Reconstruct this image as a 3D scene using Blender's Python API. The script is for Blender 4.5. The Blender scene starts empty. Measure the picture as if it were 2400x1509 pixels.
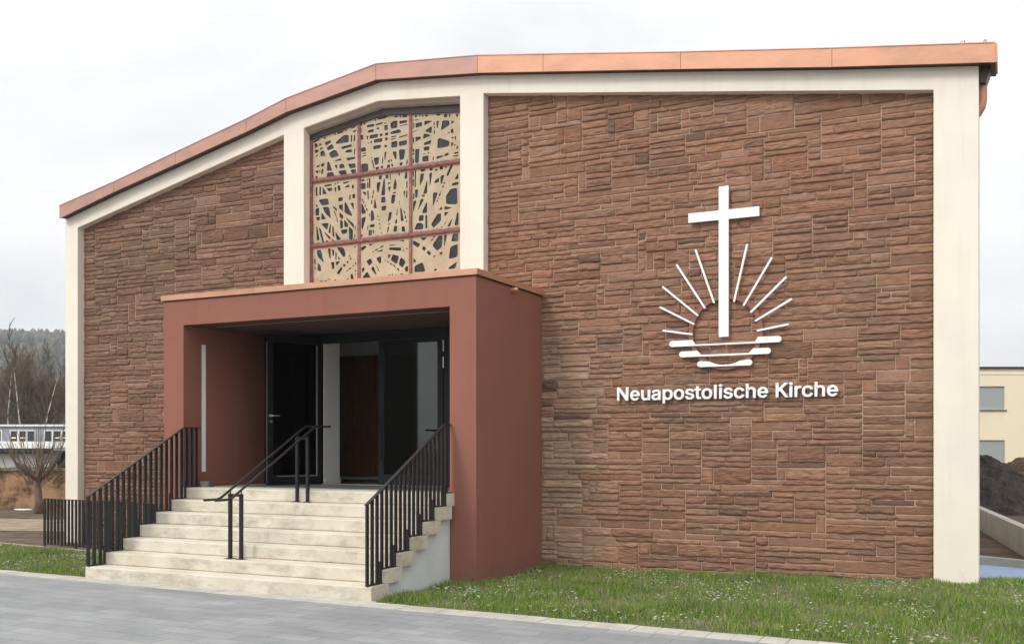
import bpy, bmesh, math, random
import numpy as np
from mathutils import Vector, Matrix, noise as mnoise
random.seed(7); rng = np.random.default_rng(11)
SC = bpy.context.scene; COL = SC.collection
R_ = math.radians

# ------------------------------------------------------------------ measured view of the photograph
HOR, CXP, V1, V2 = 1049.0, 1200.0, -3632.0, 2375.0
FP = math.sqrt((CXP - V1) * (V2 - CXP)); _n = math.hypot(CXP - V1, FP)
CA, SA = (CXP - V1) / _n, FP / _n
EYE = 1.75
def ray(px):
    a = (px - CXP) / FP
    return (CA * a - SA, SA * a + CA)
def onY(px, py, Y):                       # point of a facade-parallel plane seen at a pixel
    dx, dy = ray(px); t = Y / dy
    return Vector((t * dx, Y, EYE - t * (py - HOR) / FP))
def onX(px, py, X):
    dx, dy = ray(px); t = X / dx
    return Vector((X, t * dy, EYE - t * (py - HOR) / FP))
def onZ(px, py, Z=0.0):
    dx, dy = ray(px); t = (EYE - Z) * FP / (py - HOR)
    return Vector((t * dx, t * dy, Z))
def atD(px, depth, py=None, z=0.0):
    dx, dy = ray(px)
    if py is not None: z = EYE - depth * (py - HOR) / FP
    return Vector((dx * depth, dy * depth, z))

# ------------------------------------------------------------------ materials
def mat(name):
    m = bpy.data.materials.new(name); m.use_nodes = True
    nt = m.node_tree; b = nt.nodes['Principled BSDF']
    return m, nt, b
def N(nt, t, **k):
    n = nt.nodes.new(t)
    for a, v in k.items():
        if a in ('inp',):
            for i, x in v.items(): n.inputs[i].default_value = x
        else: setattr(n, a, v)
    return n
def ramp(nt, pts, interp='LINEAR'):
    r = nt.nodes.new('ShaderNodeValToRGB'); r.color_ramp.interpolation = interp
    e = r.color_ramp.elements
    while len(e) < len(pts): e.new(0.5)
    for i, (p, c) in enumerate(pts):
        e[i].position = p; e[i].color = (c[0], c[1], c[2], 1) if not isinstance(c, (int, float)) else (c, c, c, 1)
    return r
def C4(c): return (c[0], c[1], c[2], 1)
def plain(name, c, rough=0.6, metal=0.0, var=0.12, scale=6.0, bump=0.0, bscale=80.0, spec=0.5, stretch=None, detail=6):
    """base colour with two octaves of soft variation and a fine bump"""
    m, nt, b = mat(name); L = nt.links
    tc = N(nt, 'ShaderNodeTexCoord')
    src = tc.outputs['Object']
    if stretch:
        mp = N(nt, 'ShaderNodeMapping'); mp.inputs['Scale'].default_value = stretch
        L.new(src, mp.inputs[0]); src = mp.outputs[0]
    n1 = N(nt, 'ShaderNodeTexNoise', inp={'Scale': scale, 'Detail': detail, 'Roughness': 0.6}); L.new(src, n1.inputs['Vector'])
    lo = tuple(x * (1 - var) for x in c); hi = tuple(min(1, x * (1 + var)) for x in c)
    r = ramp(nt, [(0.3, lo), (0.7, hi)]); L.new(n1.outputs['Fac'], r.inputs[0])
    L.new(r.outputs[0], b.inputs['Base Color'])
    b.inputs['Roughness'].default_value = rough; b.inputs['Metallic'].default_value = metal
    b.inputs['Specular IOR Level'].default_value = spec
    if bump:
        n2 = N(nt, 'ShaderNodeTexNoise', inp={'Scale': bscale, 'Detail': 4.0, 'Roughness': 0.6}); L.new(tc.outputs['Object'], n2.inputs['Vector'])
        bp = N(nt, 'ShaderNodeBump', inp={'Strength': bump, 'Distance': 0.01}); L.new(n2.outputs['Fac'], bp.inputs['Height'])
        L.new(bp.outputs[0], b.inputs['Normal'])
    return m

def weathered(name, c, streak=(0.60, 0.57, 0.52), amt=.16, foot=.35):
    m, nt, b = mat(name); L = nt.links
    tc = N(nt, 'ShaderNodeTexCoord'); src = tc.outputs['Object']
    n1 = N(nt, 'ShaderNodeTexNoise', inp={'Scale': 1.1, 'Detail': 7.0, 'Roughness': 0.62}); L.new(src, n1.inputs['Vector'])
    r = ramp(nt, [(0.3, tuple(x * .95 for x in c)), (0.7, tuple(min(1, x * 1.04) for x in c))]); L.new(n1.outputs['Fac'], r.inputs[0])
    mp = N(nt, 'ShaderNodeMapping'); mp.inputs['Scale'].default_value = (7, 7, .45); L.new(src, mp.inputs[0])
    n2 = N(nt, 'ShaderNodeTexNoise', inp={'Scale': 1.0, 'Detail': 6.0, 'Roughness': 0.6}); L.new(mp.outputs[0], n2.inputs['Vector'])
    r2 = ramp(nt, [(0.52, 0.0), (0.78, amt)]); L.new(n2.outputs['Fac'], r2.inputs[0])
    mx = N(nt, 'ShaderNodeMix', data_type='RGBA', blend_type='MULTIPLY'); L.new(r2.outputs[0], mx.inputs[0]); L.new(r.outputs[0], mx.inputs[6]); mx.inputs[7].default_value = (*streak, 1)
    # splashed soil near the foot, with a ragged upper limit
    sp = N(nt, 'ShaderNodeSeparateXYZ'); L.new(src, sp.inputs[0])
    n3 = N(nt, 'ShaderNodeTexNoise', inp={'Scale': 7.0, 'Detail': 8.0, 'Roughness': 0.7}); L.new(src, n3.inputs['Vector'])
    ma = N(nt, 'ShaderNodeMath', operation='MULTIPLY_ADD'); ma.inputs[1].default_value = 1.5; ma.inputs[2].default_value = -.62; L.new(n3.outputs['Fac'], ma.inputs[0])
    sb = N(nt, 'ShaderNodeMath', operation='SUBTRACT'); L.new(ma.outputs[0], sb.inputs[0]); L.new(sp.outputs['Z'], sb.inputs[1])
    r3 = ramp(nt, [(0.0, 0.0), (0.25, foot)]); L.new(sb.outputs[0], r3.inputs[0])
    mx2 = N(nt, 'ShaderNodeMix', data_type='RGBA'); L.new(r3.outputs[0], mx2.inputs[0]); L.new(mx.outputs[2], mx2.inputs[6]); mx2.inputs[7].default_value = (.20, .17, .11, 1)
    L.new(mx2.outputs[2], b.inputs['Base Color']); b.inputs['Roughness'].default_value = .88; b.inputs['Specular IOR Level'].default_value = .2
    n4 = N(nt, 'ShaderNodeTexNoise', inp={'Scale': 190.0, 'Detail': 3.0}); L.new(src, n4.inputs['Vector'])
    bp = N(nt, 'ShaderNodeBump', inp={'Strength': .55, 'Distance': .008}); L.new(n4.outputs['Fac'], bp.inputs['Height']); L.new(bp.outputs[0], b.inputs['Normal'])
    return m
M = {}
M['cream'] = weathered('cream_render', (0.79, 0.725, 0.62), amt=.18)
M['red'] = weathered('red_brown_render', (0.275, 0.116, 0.084), amt=.22)
M['whitewash'] = plain('pale_grey_render', (0.62, 0.64, 0.63), 0.9, var=0.07, scale=2.5, bump=0.3, bscale=150, spec=0.2)
M['steel'] = plain('black_painted_steel', (0.009, 0.007, 0.007), 0.5, var=0.2, scale=9)
M['alu_dark'] = plain('anthracite_aluminium', (0.006, 0.007, 0.008), 0.5, var=0.1, scale=3, spec=.3)
M['chrome'] = plain('brushed_steel', (0.62, 0.62, 0.60), 0.32, 1.0, var=0.05)
M['seal'] = plain('pale_grey_seal', (0.34, 0.35, 0.34), 0.5, var=0.05)
M['light_strip'] = plain('milky_strip', (0.80, 0.84, 0.80), 0.45, var=0.02)
M['emblem'] = plain('white_lacquer', (0.86, 0.86, 0.85), 0.4, var=0.015)
M['redlead'] = None
M['conc'] = plain('concrete', (0.42, 0.41, 0.37), 0.9, var=0.15, scale=3, bump=0.4, bscale=70)
M['soffit'] = plain('brown_metal_soffit', (0.055, 0.036, 0.028), 0.5, var=0.15, scale=4)
M['grey_soffit'] = plain('shade_grey_trim', (0.34, 0.31, 0.27), 0.8, var=0.12, scale=6, bump=0.3, bscale=120)
M['black_trim'] = plain('black_trim', (0.03, 0.022, 0.018), 0.6, var=0.2)
M['inner_wall'] = plain('inner_plaster', (0.78, 0.78, 0.75), 0.9, var=0.03)
M['oak'] = plain('brown_wood_panel', (0.21, 0.095, 0.038), 0.6, var=0.25, scale=5, stretch=(6, 6, 0.5))
M['floor_in'] = plain('dark_floor', (0.10, 0.10, 0.10), 0.6, var=0.2)
M['brick_grey'] = plain('grey_paver', (0.13, 0.12, 0.11), 0.9, var=0.15, bump=0.5, bscale=60)
M['cream_far'] = plain('pale_yellow_render', (0.78, 0.69, 0.50), 0.9, var=0.03, scale=0.4)
M['shutter'] = plain('grey_roller_shutter', (0.36, 0.38, 0.38), 0.6, var=0.03)
M['far_grey'] = plain('blue_grey_facade', (0.34, 0.365, 0.40), 0.8, var=0.05, scale=0.5)
M['white_paint'] = plain('white_paint', (0.80, 0.80, 0.78), 0.6, var=0.03)
M['membrane'] = plain('pale_roof_membrane', (0.48, 0.48, 0.44), 0.8, var=0.12, scale=0.7)
M['dark_gap'] = plain('dark_opening', (0.02, 0.022, 0.024), 0.6, var=0.1)
M['bark'] = plain('grey_brown_bark', (0.085, 0.068, 0.052), 0.95, var=0.3, scale=4)
M['bark_pale'] = plain('brown_twigs', (0.155, 0.11, 0.07), 0.95, var=0.3, scale=2)
M['pollard'] = plain('pollard_bark', (0.15, 0.11, 0.08), 0.95, var=0.35, scale=9)
M['blue_strip'] = plain('blue_grey_paving', (0.30, 0.40, 0.56), 0.9, var=0.12, scale=8)
M['sill'] = plain('brown_sill', (0.16, 0.10, 0.07), 0.5, var=0.1)
M['mortar'] = plain('pinkish_lime_mortar', (0.41, 0.28, 0.20), 0.95, var=0.22, scale=5, bump=0.6, bscale=110)
M['tileroof'] = plain('slate_roof', (0.12, 0.11, 0.11), 0.8, var=0.2)

def mk_copper(name, c, rough, metal):
    m, nt, b = mat(name); L = nt.links
    tc = N(nt, 'ShaderNodeTexCoord')
    oi = N(nt, 'ShaderNodeObjectInfo')
    mp = N(nt, 'ShaderNodeMapping'); mp.inputs['Scale'].default_value = (1.2, 1.2, 3); L.new(tc.outputs['Object'], mp.inputs[0])
    n1 = N(nt, 'ShaderNodeTexNoise', inp={'Scale': 1.7, 'Detail': 7.0, 'Roughness': 0.62}); L.new(mp.outputs[0], n1.inputs['Vector'])
    r = ramp(nt, [(0.28, tuple(x * .80 for x in c)), (0.5, c), (0.75, tuple(min(1, x * 1.17) for x in c))]); L.new(n1.outputs['Fac'], r.inputs[0])
    L.new(r.outputs[0], b.inputs['Base Color'])
    b.inputs['Metallic'].default_value = metal
    r2 = ramp(nt, [(0.3, rough - .08), (0.8, rough + .1)]); L.new(n1.outputs['Fac'], r2.inputs[0]); L.new(r2.outputs[0], b.inputs['Roughness'])
    n2 = N(nt, 'ShaderNodeTexNoise', inp={'Scale': 5.0, 'Detail': 2.0}); L.new(tc.outputs['Object'], n2.inputs['Vector'])
    bp = N(nt, 'ShaderNodeBump', inp={'Strength': 0.35, 'Distance': 0.01}); L.new(n2.outputs['Fac'], bp.inputs['Height']); L.new(bp.outputs[0], b.inputs['Normal'])
    return m
M['copper'] = mk_copper('bright_copper', (0.53, 0.275, 0.175), 0.5, 0.4)
M['copper_dull'] = mk_copper('dulled_copper', (0.43, 0.245, 0.195), 0.55, 0.35)

def mk_redlead():
    m, nt, b = mat('weathered_red_muntin'); L = nt.links
    tc = N(nt, 'ShaderNodeTexCoord')
    n1 = N(nt, 'ShaderNodeTexNoise', inp={'Scale': 14.0, 'Detail': 8.0, 'Roughness': 0.7}); L.new(tc.outputs['Object'], n1.inputs['Vector'])
    r = ramp(nt, [(0.28, (0.10, 0.04, 0.036)), (0.5, (0.25, 0.092, 0.085)), (0.64, (0.32, 0.13, 0.12)), (0.73, (0.60, 0.43, 0.38))]); L.new(n1.outputs['Fac'], r.inputs[0])
    L.new(r.outputs[0], b.inputs['Base Color']); b.inputs['Roughness'].default_value = 0.8
    return m
M['redlead'] = mk_redlead()

def mk_stone(name, tint=(1, 1, 1)):
    """sandstone: per-stone colour comes from an attribute, plus grain, bedding streaks and dark crust"""
    m, nt, b = mat(name); L = nt.links
    tc = N(nt, 'ShaderNodeTexCoord'); at = N(nt, 'ShaderNodeAttribute', attribute_name='stone')
    n1 = N(nt, 'ShaderNodeTexNoise', inp={'Scale': 9.0, 'Detail': 8.0, 'Roughness': 0.68})
    mp = N(nt, 'ShaderNodeMapping'); mp.inputs['Scale'].default_value = (1, 1, 3.5); L.new(tc.outputs['Object'], mp.inputs[0]); L.new(mp.outputs[0], n1.inputs['Vector'])
    r = ramp(nt, [(0.25, 0.62), (0.5, 0.98), (0.75, 1.28)]); L.new(n1.outputs['Fac'], r.inputs[0])
    mx = N(nt, 'ShaderNodeMix', data_type='RGBA', blend_type='MULTIPLY'); mx.inputs[0].default_value = 1
    L.new(at.outputs['Color'], mx.inputs[6]); L.new(r.outputs[0], mx.inputs[7])
    n3 = N(nt, 'ShaderNodeTexNoise', inp={'Scale': 0.55, 'Detail': 5.0, 'Roughness': 0.6}); L.new(tc.outputs['Object'], n3.inputs['Vector'])
    r3 = ramp(nt, [(0.35, (0.80, 0.84, 0.86)), (0.65, (1.06, 1.0, 0.98))]); L.new(n3.outputs['Fac'], r3.inputs[0])
    mx2 = N(nt, 'ShaderNodeMix', data_type='RGBA', blend_type='MULTIPLY'); mx2.inputs[0].default_value = 1
    L.new(mx.outputs[2], mx2.inputs[6]); L.new(r3.outputs[0], mx2.inputs[7])
    L.new(mx2.outputs[2], b.inputs['Base Color'])
    b.inputs['Roughness'].default_value = 0.93; b.inputs['Specular IOR Level'].default_value = 0.25
    n2 = N(nt, 'ShaderNodeTexNoise', inp={'Scale': 60.0, 'Detail': 7.0, 'Roughness': 0.7}); L.new(mp.outputs[0], n2.inputs['Vector'])
    bp = N(nt, 'ShaderNodeBump', inp={'Strength': 0.8, 'Distance': 0.012}); L.new(n2.outputs['Fac'], bp.inputs['Height']); L.new(bp.outputs[0], b.inputs['Normal'])
    return m
M['stone'] = mk_stone('red_sandstone')

def mk_step():
    m, nt, b = mat('stained_cast_stone'); L = nt.links
    tc = N(nt, 'ShaderNodeTexCoord'); g = N(nt, 'ShaderNodeNewGeometry')
    n1 = N(nt, 'ShaderNodeTexNoise', inp={'Scale': 1.8, 'Detail': 6.0, 'Roughness': 0.6}); L.new(tc.outputs['Object'], n1.inputs['Vector'])
    base = ramp(nt, [(0.3, (0.51, 0.455, 0.36)), (0.5, (0.59, 0.54, 0.44)), (0.7, (0.65, 0.605, 0.51))]); L.new(n1.outputs['Fac'], base.inputs[0])
    # grime blotches of their own, stretched along the step
    mp = N(nt, 'ShaderNodeMapping'); mp.inputs['Scale'].default_value = (2.2, 3.5, 5.0); L.new(tc.outputs['Object'], mp.inputs[0])
    n2 = N(nt, 'ShaderNodeTexNoise', inp={'Scale': 1.3, 'Detail': 9.0, 'Roughness': 0.7}); L.new(mp.outputs[0], n2.inputs['Vector'])
    msk = ramp(nt, [(0.48, 0.0), (0.73, 0.8)]); L.new(n2.outputs['Fac'], msk.inputs[0])
    sep = N(nt, 'ShaderNodeSeparateXYZ'); L.new(g.outputs['Normal'], sep.inputs[0])
    up = N(nt, 'ShaderNodeMath', operation='MULTIPLY_ADD'); up.inputs[1].default_value = -0.75; up.inputs[2].default_value = 0.80; up.use_clamp = True; L.new(sep.outputs['Z'], up.inputs[0])
    mm = N(nt, 'ShaderNodeMath', operation='MULTIPLY'); L.new(msk.outputs[0], mm.inputs[0]); L.new(up.outputs[0], mm.inputs[1])
    mix = N(nt, 'ShaderNodeMix', data_type='RGBA'); L.new(mm.outputs[0], mix.inputs[0]); L.new(base.outputs[0], mix.inputs[6]); mix.inputs[7].default_value = (0.20, 0.175, 0.125, 1)
    n3 = N(nt, 'ShaderNodeTexNoise', inp={'Scale': 4.0, 'Detail': 4.0}); L.new(tc.outputs['Object'], n3.inputs['Vector'])
    r3 = ramp(nt, [(0.62, 0.0), (0.75, 0.55)]); L.new(n3.outputs['Fac'], r3.inputs[0])
    mix2 = N(nt, 'ShaderNodeMix', data_type='RGBA'); L.new(r3.outputs[0], mix2.inputs[0]); L.new(mix.outputs[2], mix2.inputs[6]); mix2.inputs[7].default_value = (0.50, 0.42, 0.28, 1)
    L.new(mix2.outputs[2], b.inputs['Base Color']); b.inputs['Roughness'].default_value = 0.88; b.inputs['Specular IOR Level'].default_value = 0.25
    n4 = N(nt, 'ShaderNodeTexNoise', inp={'Scale': 40.0, 'Detail': 8.0, 'Roughness': 0.7}); L.new(tc.outputs['Object'], n4.inputs['Vector'])
    bp = N(nt, 'ShaderNodeBump', inp={'Strength': 0.5, 'Distance': 0.01}); L.new(n4.outputs['Fac'], bp.inputs['Height']); L.new(bp.outputs[0], b.inputs['Normal'])
    return m
M['step'] = mk_step()

def mk_tracery():
    m, nt, b = mat('cast_beige_tracery'); L = nt.links
    tc = N(nt, 'ShaderNodeTexCoord'); 
    n1 = N(nt, 'ShaderNodeTexNoise', inp={'Scale': 5.0, 'Detail': 7.0, 'Roughness': 0.6}); L.new(tc.outputs['Object'], n1.inputs['Vector'])
    r = ramp(nt, [(0.3, (0.40, 0.325, 0.225)), (0.6, (0.47, 0.39, 0.275)), (0.8, (0.51, 0.44, 0.33))]); L.new(n1.outputs['Fac'], r.inputs[0])
    at = N(nt, 'ShaderNodeAttribute', attribute_name='sill_dirt')
    n2 = N(nt, 'ShaderNodeTexNoise', inp={'Scale': 22.0, 'Detail': 5.0}); L.new(tc.outputs['Object'], n2.inputs['Vector'])
    # moss line along the ledge of each panel, broken up by noise
    md = N(nt, 'ShaderNodeMath', operation='ADD'); L.new(at.outputs['Fac'], md.inputs[0]); L.new(n2.outputs['Fac'], md.inputs[1])
    rr = ramp(nt, [(0.86, 0.0), (1.0, 0.75)]); 
    sc = N(nt, 'ShaderNodeMath', operation='MULTIPLY'); sc.inputs[1].default_value = 0.72; L.new(md.outputs[0], sc.inputs[0]); L.new(sc.outputs[0], rr.inputs[0])
    mix = N(nt, 'ShaderNodeMix', data_type='RGBA'); L.new(rr.outputs[0], mix.inputs[0]); L.new(r.outputs[0], mix.inputs[6]); mix.inputs[7].default_value = (0.16, 0.14, 0.09, 1)
    L.new(mix.outputs[2], b.inputs['Base Color']); b.inputs['Roughness'].default_value = 0.9; b.inputs['Specular IOR Level'].default_value = 0.2
    return m
M['tracery'] = mk_tracery()

def mk_stained():
    m, nt, b = mat('dark_coloured_glass'); L = nt.links
    tc = N(nt, 'ShaderNodeTexCoord')
    v = N(nt, 'ShaderNodeTexVoronoi', inp={'Scale': 6.5}); L.new(tc.outputs['Object'], v.inputs['Vector'])
    sp = N(nt, 'ShaderNodeSeparateColor'); L.new(v.outputs['Color'], sp.inputs[0])
    r = ramp(nt, [(0.0, (0.028, 0.036, 0.040)), (0.22, (0.040, 0.024, 0.034)), (0.42, (0.030, 0.042, 0.040)), (0.60, (0.022, 0.026, 0.045)), (0.74, (0.036, 0.040, 0.038)), (0.88, (0.050, 0.026, 0.026)), (0.95, (0.05, 0.085, 0.095))], 'CONSTANT'); L.new(sp.outputs[0], r.inputs[0])
    L.new(r.outputs[0], b.inputs['Base Color']); b.inputs['Roughness'].default_value = 0.2; b.inputs['Specular IOR Level'].default_value = 0.28
    n = N(nt, 'ShaderNodeTexNoise', inp={'Scale': 9.0, 'Detail': 2.0}); L.new(tc.outputs['Object'], n.inputs['Vector'])
    bp = N(nt, 'ShaderNodeBump', inp={'Strength': 0.3, 'Distance': 0.01}); L.new(n.outputs['Fac'], bp.inputs['Height']); L.new(bp.outputs[0], b.inputs['Normal'])
    return m
M['stained'] = mk_stained()

def mk_glass(name, tint, ior=1.7, see=0.35):
    m, nt, b = mat(name); L = nt.links; nt.nodes.remove(b)
    out = nt.nodes['Material Output']
    tr = N(nt, 'ShaderNodeBsdfTransparent'); tr.inputs[0].default_value = (see * tint[0], see * tint[1], see * tint[2], 1)
    gl = N(nt, 'ShaderNodeBsdfGlossy'); gl.inputs['Roughness'].default_value = 0.015; gl.inputs[0].default_value = (1, 1, 1, 1)
    fr = N(nt, 'ShaderNodeFresnel'); fr.inputs[0].default_value = ior
    mx = N(nt, 'ShaderNodeMixShader'); L.new(fr.outputs[0], mx.inputs[0]); L.new(tr.outputs[0], mx.inputs[1]); L.new(gl.outputs[0], mx.inputs[2]); L.new(mx.outputs[0], out.inputs[0])
    return m
M['glass'] = mk_glass('dark_glazing', (0.9, 1.0, 0.98), 1.62, 0.22)
M['glass_black'] = mk_glass('black_glazing', (0.9, 1.0, 0.98), 1.3, 0.04)
M['win_glass'] = plain('dark_window_glass', (0.03, 0.032, 0.035), 0.08, var=0.3, scale=0.6)

def mk_paving():
    m, nt, b = mat('grey_block_paving'); L = nt.links
    tc = N(nt, 'ShaderNodeTexCoord')
    mp = N(nt, 'ShaderNodeMapping'); mp.inputs['Rotation'].default_value = (0, 0, R_(2.2)); L.new(tc.outputs['Object'], mp.inputs[0])
    nz = N(nt, 'ShaderNodeTexNoise', inp={'Scale': 3.0, 'Detail': 2.0}); L.new(mp.outputs[0], nz.inputs['Vector'])
    va = N(nt, 'ShaderNodeVectorMath', operation='SCALE'); va.inputs['Scale'].default_value = 0.018; L.new(nz.outputs['Color'], va.inputs[0])
    vb = N(nt, 'ShaderNodeVectorMath', operation='ADD'); L.new(mp.outputs[0], vb.inputs[0]); L.new(va.outputs[0], vb.inputs[1])
    br = N(nt, 'ShaderNodeTexBrick'); br.offset = 0.5
    for k, v in {'Scale': 1.0, 'Mortar Size': 0.0038, 'Mortar Smooth': 0.2, 'Brick Width': 0.48, 'Row Height': 0.24, 'Bias': 0.0}.items(): br.inputs[k].default_value = v
    br.inputs['Color1'].default_value = (0.225, 0.23, 0.232, 1); br.inputs['Color2'].default_value = (0.275, 0.278, 0.278, 1); br.inputs['Mortar'].default_value = (0.12, 0.12, 0.12, 1)
    L.new(vb.outputs[0], br.inputs['Vector'])
    n1 = N(nt, 'ShaderNodeTexNoise', inp={'Scale': 1.1, 'Detail': 8.0, 'Roughness': 0.65}); 
    mp2 = N(nt, 'ShaderNodeMapping'); mp2.inputs['Scale'].default_value = (0.7, 1.5, 1); L.new(tc.outputs['Object'], mp2.inputs[0]); L.new(mp2.outputs[0], n1.inputs['Vector'])
    r = ramp(nt, [(0.3, 0.82), (0.5, 1.0), (0.72, 1.22)]); L.new(n1.outputs['Fac'], r.inputs[0])
    mx = N(nt, 'ShaderNodeMix', data_type='RGBA', blend_type='MULTIPLY'); mx.inputs[0].default_value = 1; L.new(br.outputs['Color'], mx.inputs[6]); L.new(r.outputs[0], mx.inputs[7])
    L.new(mx.outputs[2], b.inputs['Base Color']); b.inputs['Roughness'].default_value = 0.8; b.inputs['Specular IOR Level'].default_value = 0.35
    n4 = N(nt, 'ShaderNodeTexNoise', inp={'Scale': 90.0, 'Detail': 4.0}); L.new(tc.outputs['Object'], n4.inputs['Vector'])
    inv = N(nt, 'ShaderNodeMath', operation='MULTIPLY_ADD'); inv.inputs[1].default_value = -1.0; L.new(br.outputs['Fac'], inv.inputs[0])
    sc = N(nt, 'ShaderNodeMath', operation='MULTIPLY'); sc.inputs[1].default_value = 0.3; L.new(n4.outputs['Fac'], sc.inputs[0]); L.new(sc.outputs[0], inv.inputs[2])
    bp = N(nt, 'ShaderNodeBump', inp={'Strength': 0.5, 'Distance': 0.006}); L.new(inv.outputs[0], bp.inputs['Height']); L.new(bp.outputs[0], b.inputs['Normal'])
    return m
M['paving'] = mk_paving()

def mk_two(name, c1, c2, scale, rough=0.95, lo=0.4, hi=0.62, bump=0.6, bscale=14, c3=None, dist=0.04):
    m, nt, b = mat(name); L = nt.links
    tc = N(nt, 'ShaderNodeTexCoord')
    n1 = N(nt, 'ShaderNodeTexNoise', inp={'Scale': scale, 'Detail': 9.0, 'Roughness': 0.68}); L.new(tc.outputs['Object'], n1.inputs['Vector'])
    pts = [(lo, c1), (hi, c2)] + ([(0.78, c3)] if c3 else [])
    r = ramp(nt, pts); L.new(n1.outputs['Fac'], r.inputs[0]); L.new(r.outputs[0], b.inputs['Base Color'])
    b.inputs['Roughness'].default_value = rough; b.inputs['Specular IOR Level'].default_value = 0.2
    n2 = N(nt, 'ShaderNodeTexNoise', inp={'Scale': bscale, 'Detail': 8.0, 'Roughness': 0.7}); L.new(tc.outputs['Object'], n2.inputs['Vector'])
    bp = N(nt, 'ShaderNodeBump', inp={'Strength': bump, 'Distance': dist}); L.new(n2.outputs['Fac'], bp.inputs['Height']); L.new(bp.outputs[0], b.inputs['Normal'])
    return m
M['soil'] = mk_two('brown_soil', (0.075, 0.052, 0.038), (0.15, 0.108, 0.078), 1.6)
M['soil_dark'] = mk_two('dark_topsoil', (0.030, 0.024, 0.021), (0.070, 0.056, 0.047), 2.2, bscale=9)
M['soil_brown'] = mk_two('brown_topsoil', (0.065, 0.042, 0.03), (0.14, 0.095, 0.066), 2.2, bscale=9)
M['path'] = mk_two('trodden_path', (0.20, 0.155, 0.11), (0.33, 0.265, 0.195), 2.0, bump=0.3)
M['lawn'] = mk_two('lawn_base', (0.06, 0.072, 0.028), (0.13, 0.125, 0.06), 7.0, c3=(0.19, 0.155, 0.10))
M['old_wall'] = mk_two('flaking_ochre_wall', (0.11, 0.065, 0.04), (0.38, 0.225, 0.125), 1.5, lo=0.42, hi=0.55, c3=(0.42, 0.30, 0.19), bump=0.4)
M['moss'] = mk_two('mossy_coping', (0.05, 0.06, 0.025), (0.22, 0.24, 0.12), 2.5)
M['kerb'] = mk_two('pale_kerb_stone', (0.38, 0.36, 0.315), (0.49, 0.465, 0.41), 3.0, bump=0.15, rough=0.85)
M['kerb_pink'] = mk_two('pinkish_edging', (0.33, 0.25, 0.20), (0.45, 0.35, 0.29), 3.0, bump=0.15)
M['wood_far'] = mk_two('wooded_slope', (0.030, 0.038, 0.030), (0.085, 0.085, 0.060), 0.02, bump=0.0)
M['birch'] = mk_two('white_birch_bark', (0.10, 0.09, 0.08), (0.50, 0.485, 0.45), 1.6, lo=0.40, hi=0.50)
M['far_dark'] = plain('evergreen_crowns', (0.035, 0.048, 0.042), 0.95, var=0.4, scale=0.05)
M['far_bare'] = plain('bare_crowns', (0.10, 0.090, 0.072), 0.95, var=0.4, scale=0.05)

def mk_blade():
    m, nt, b = mat('grass_blades'); L = nt.links
    at = N(nt, 'ShaderNodeAttribute', attribute_name='tint')
    L.new(at.outputs['Color'], b.inputs['Base Color']); b.inputs['Roughness'].default_value = 0.6; b.inputs['Specular IOR Level'].default_value = 0.3
    tl = N(nt, 'ShaderNodeBsdfTranslucent'); L.new(at.outputs['Color'], tl.inputs[0])
    mx = N(nt, 'ShaderNodeMixShader'); mx.inputs[0].default_value = 0.3
    L.new(b.outputs[0], mx.inputs[1]); L.new(tl.outputs[0], mx.inputs[2]); L.new(mx.outputs[0], nt.nodes['Material Output'].inputs[0])
    return m
M['blade'] = mk_blade()

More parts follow.
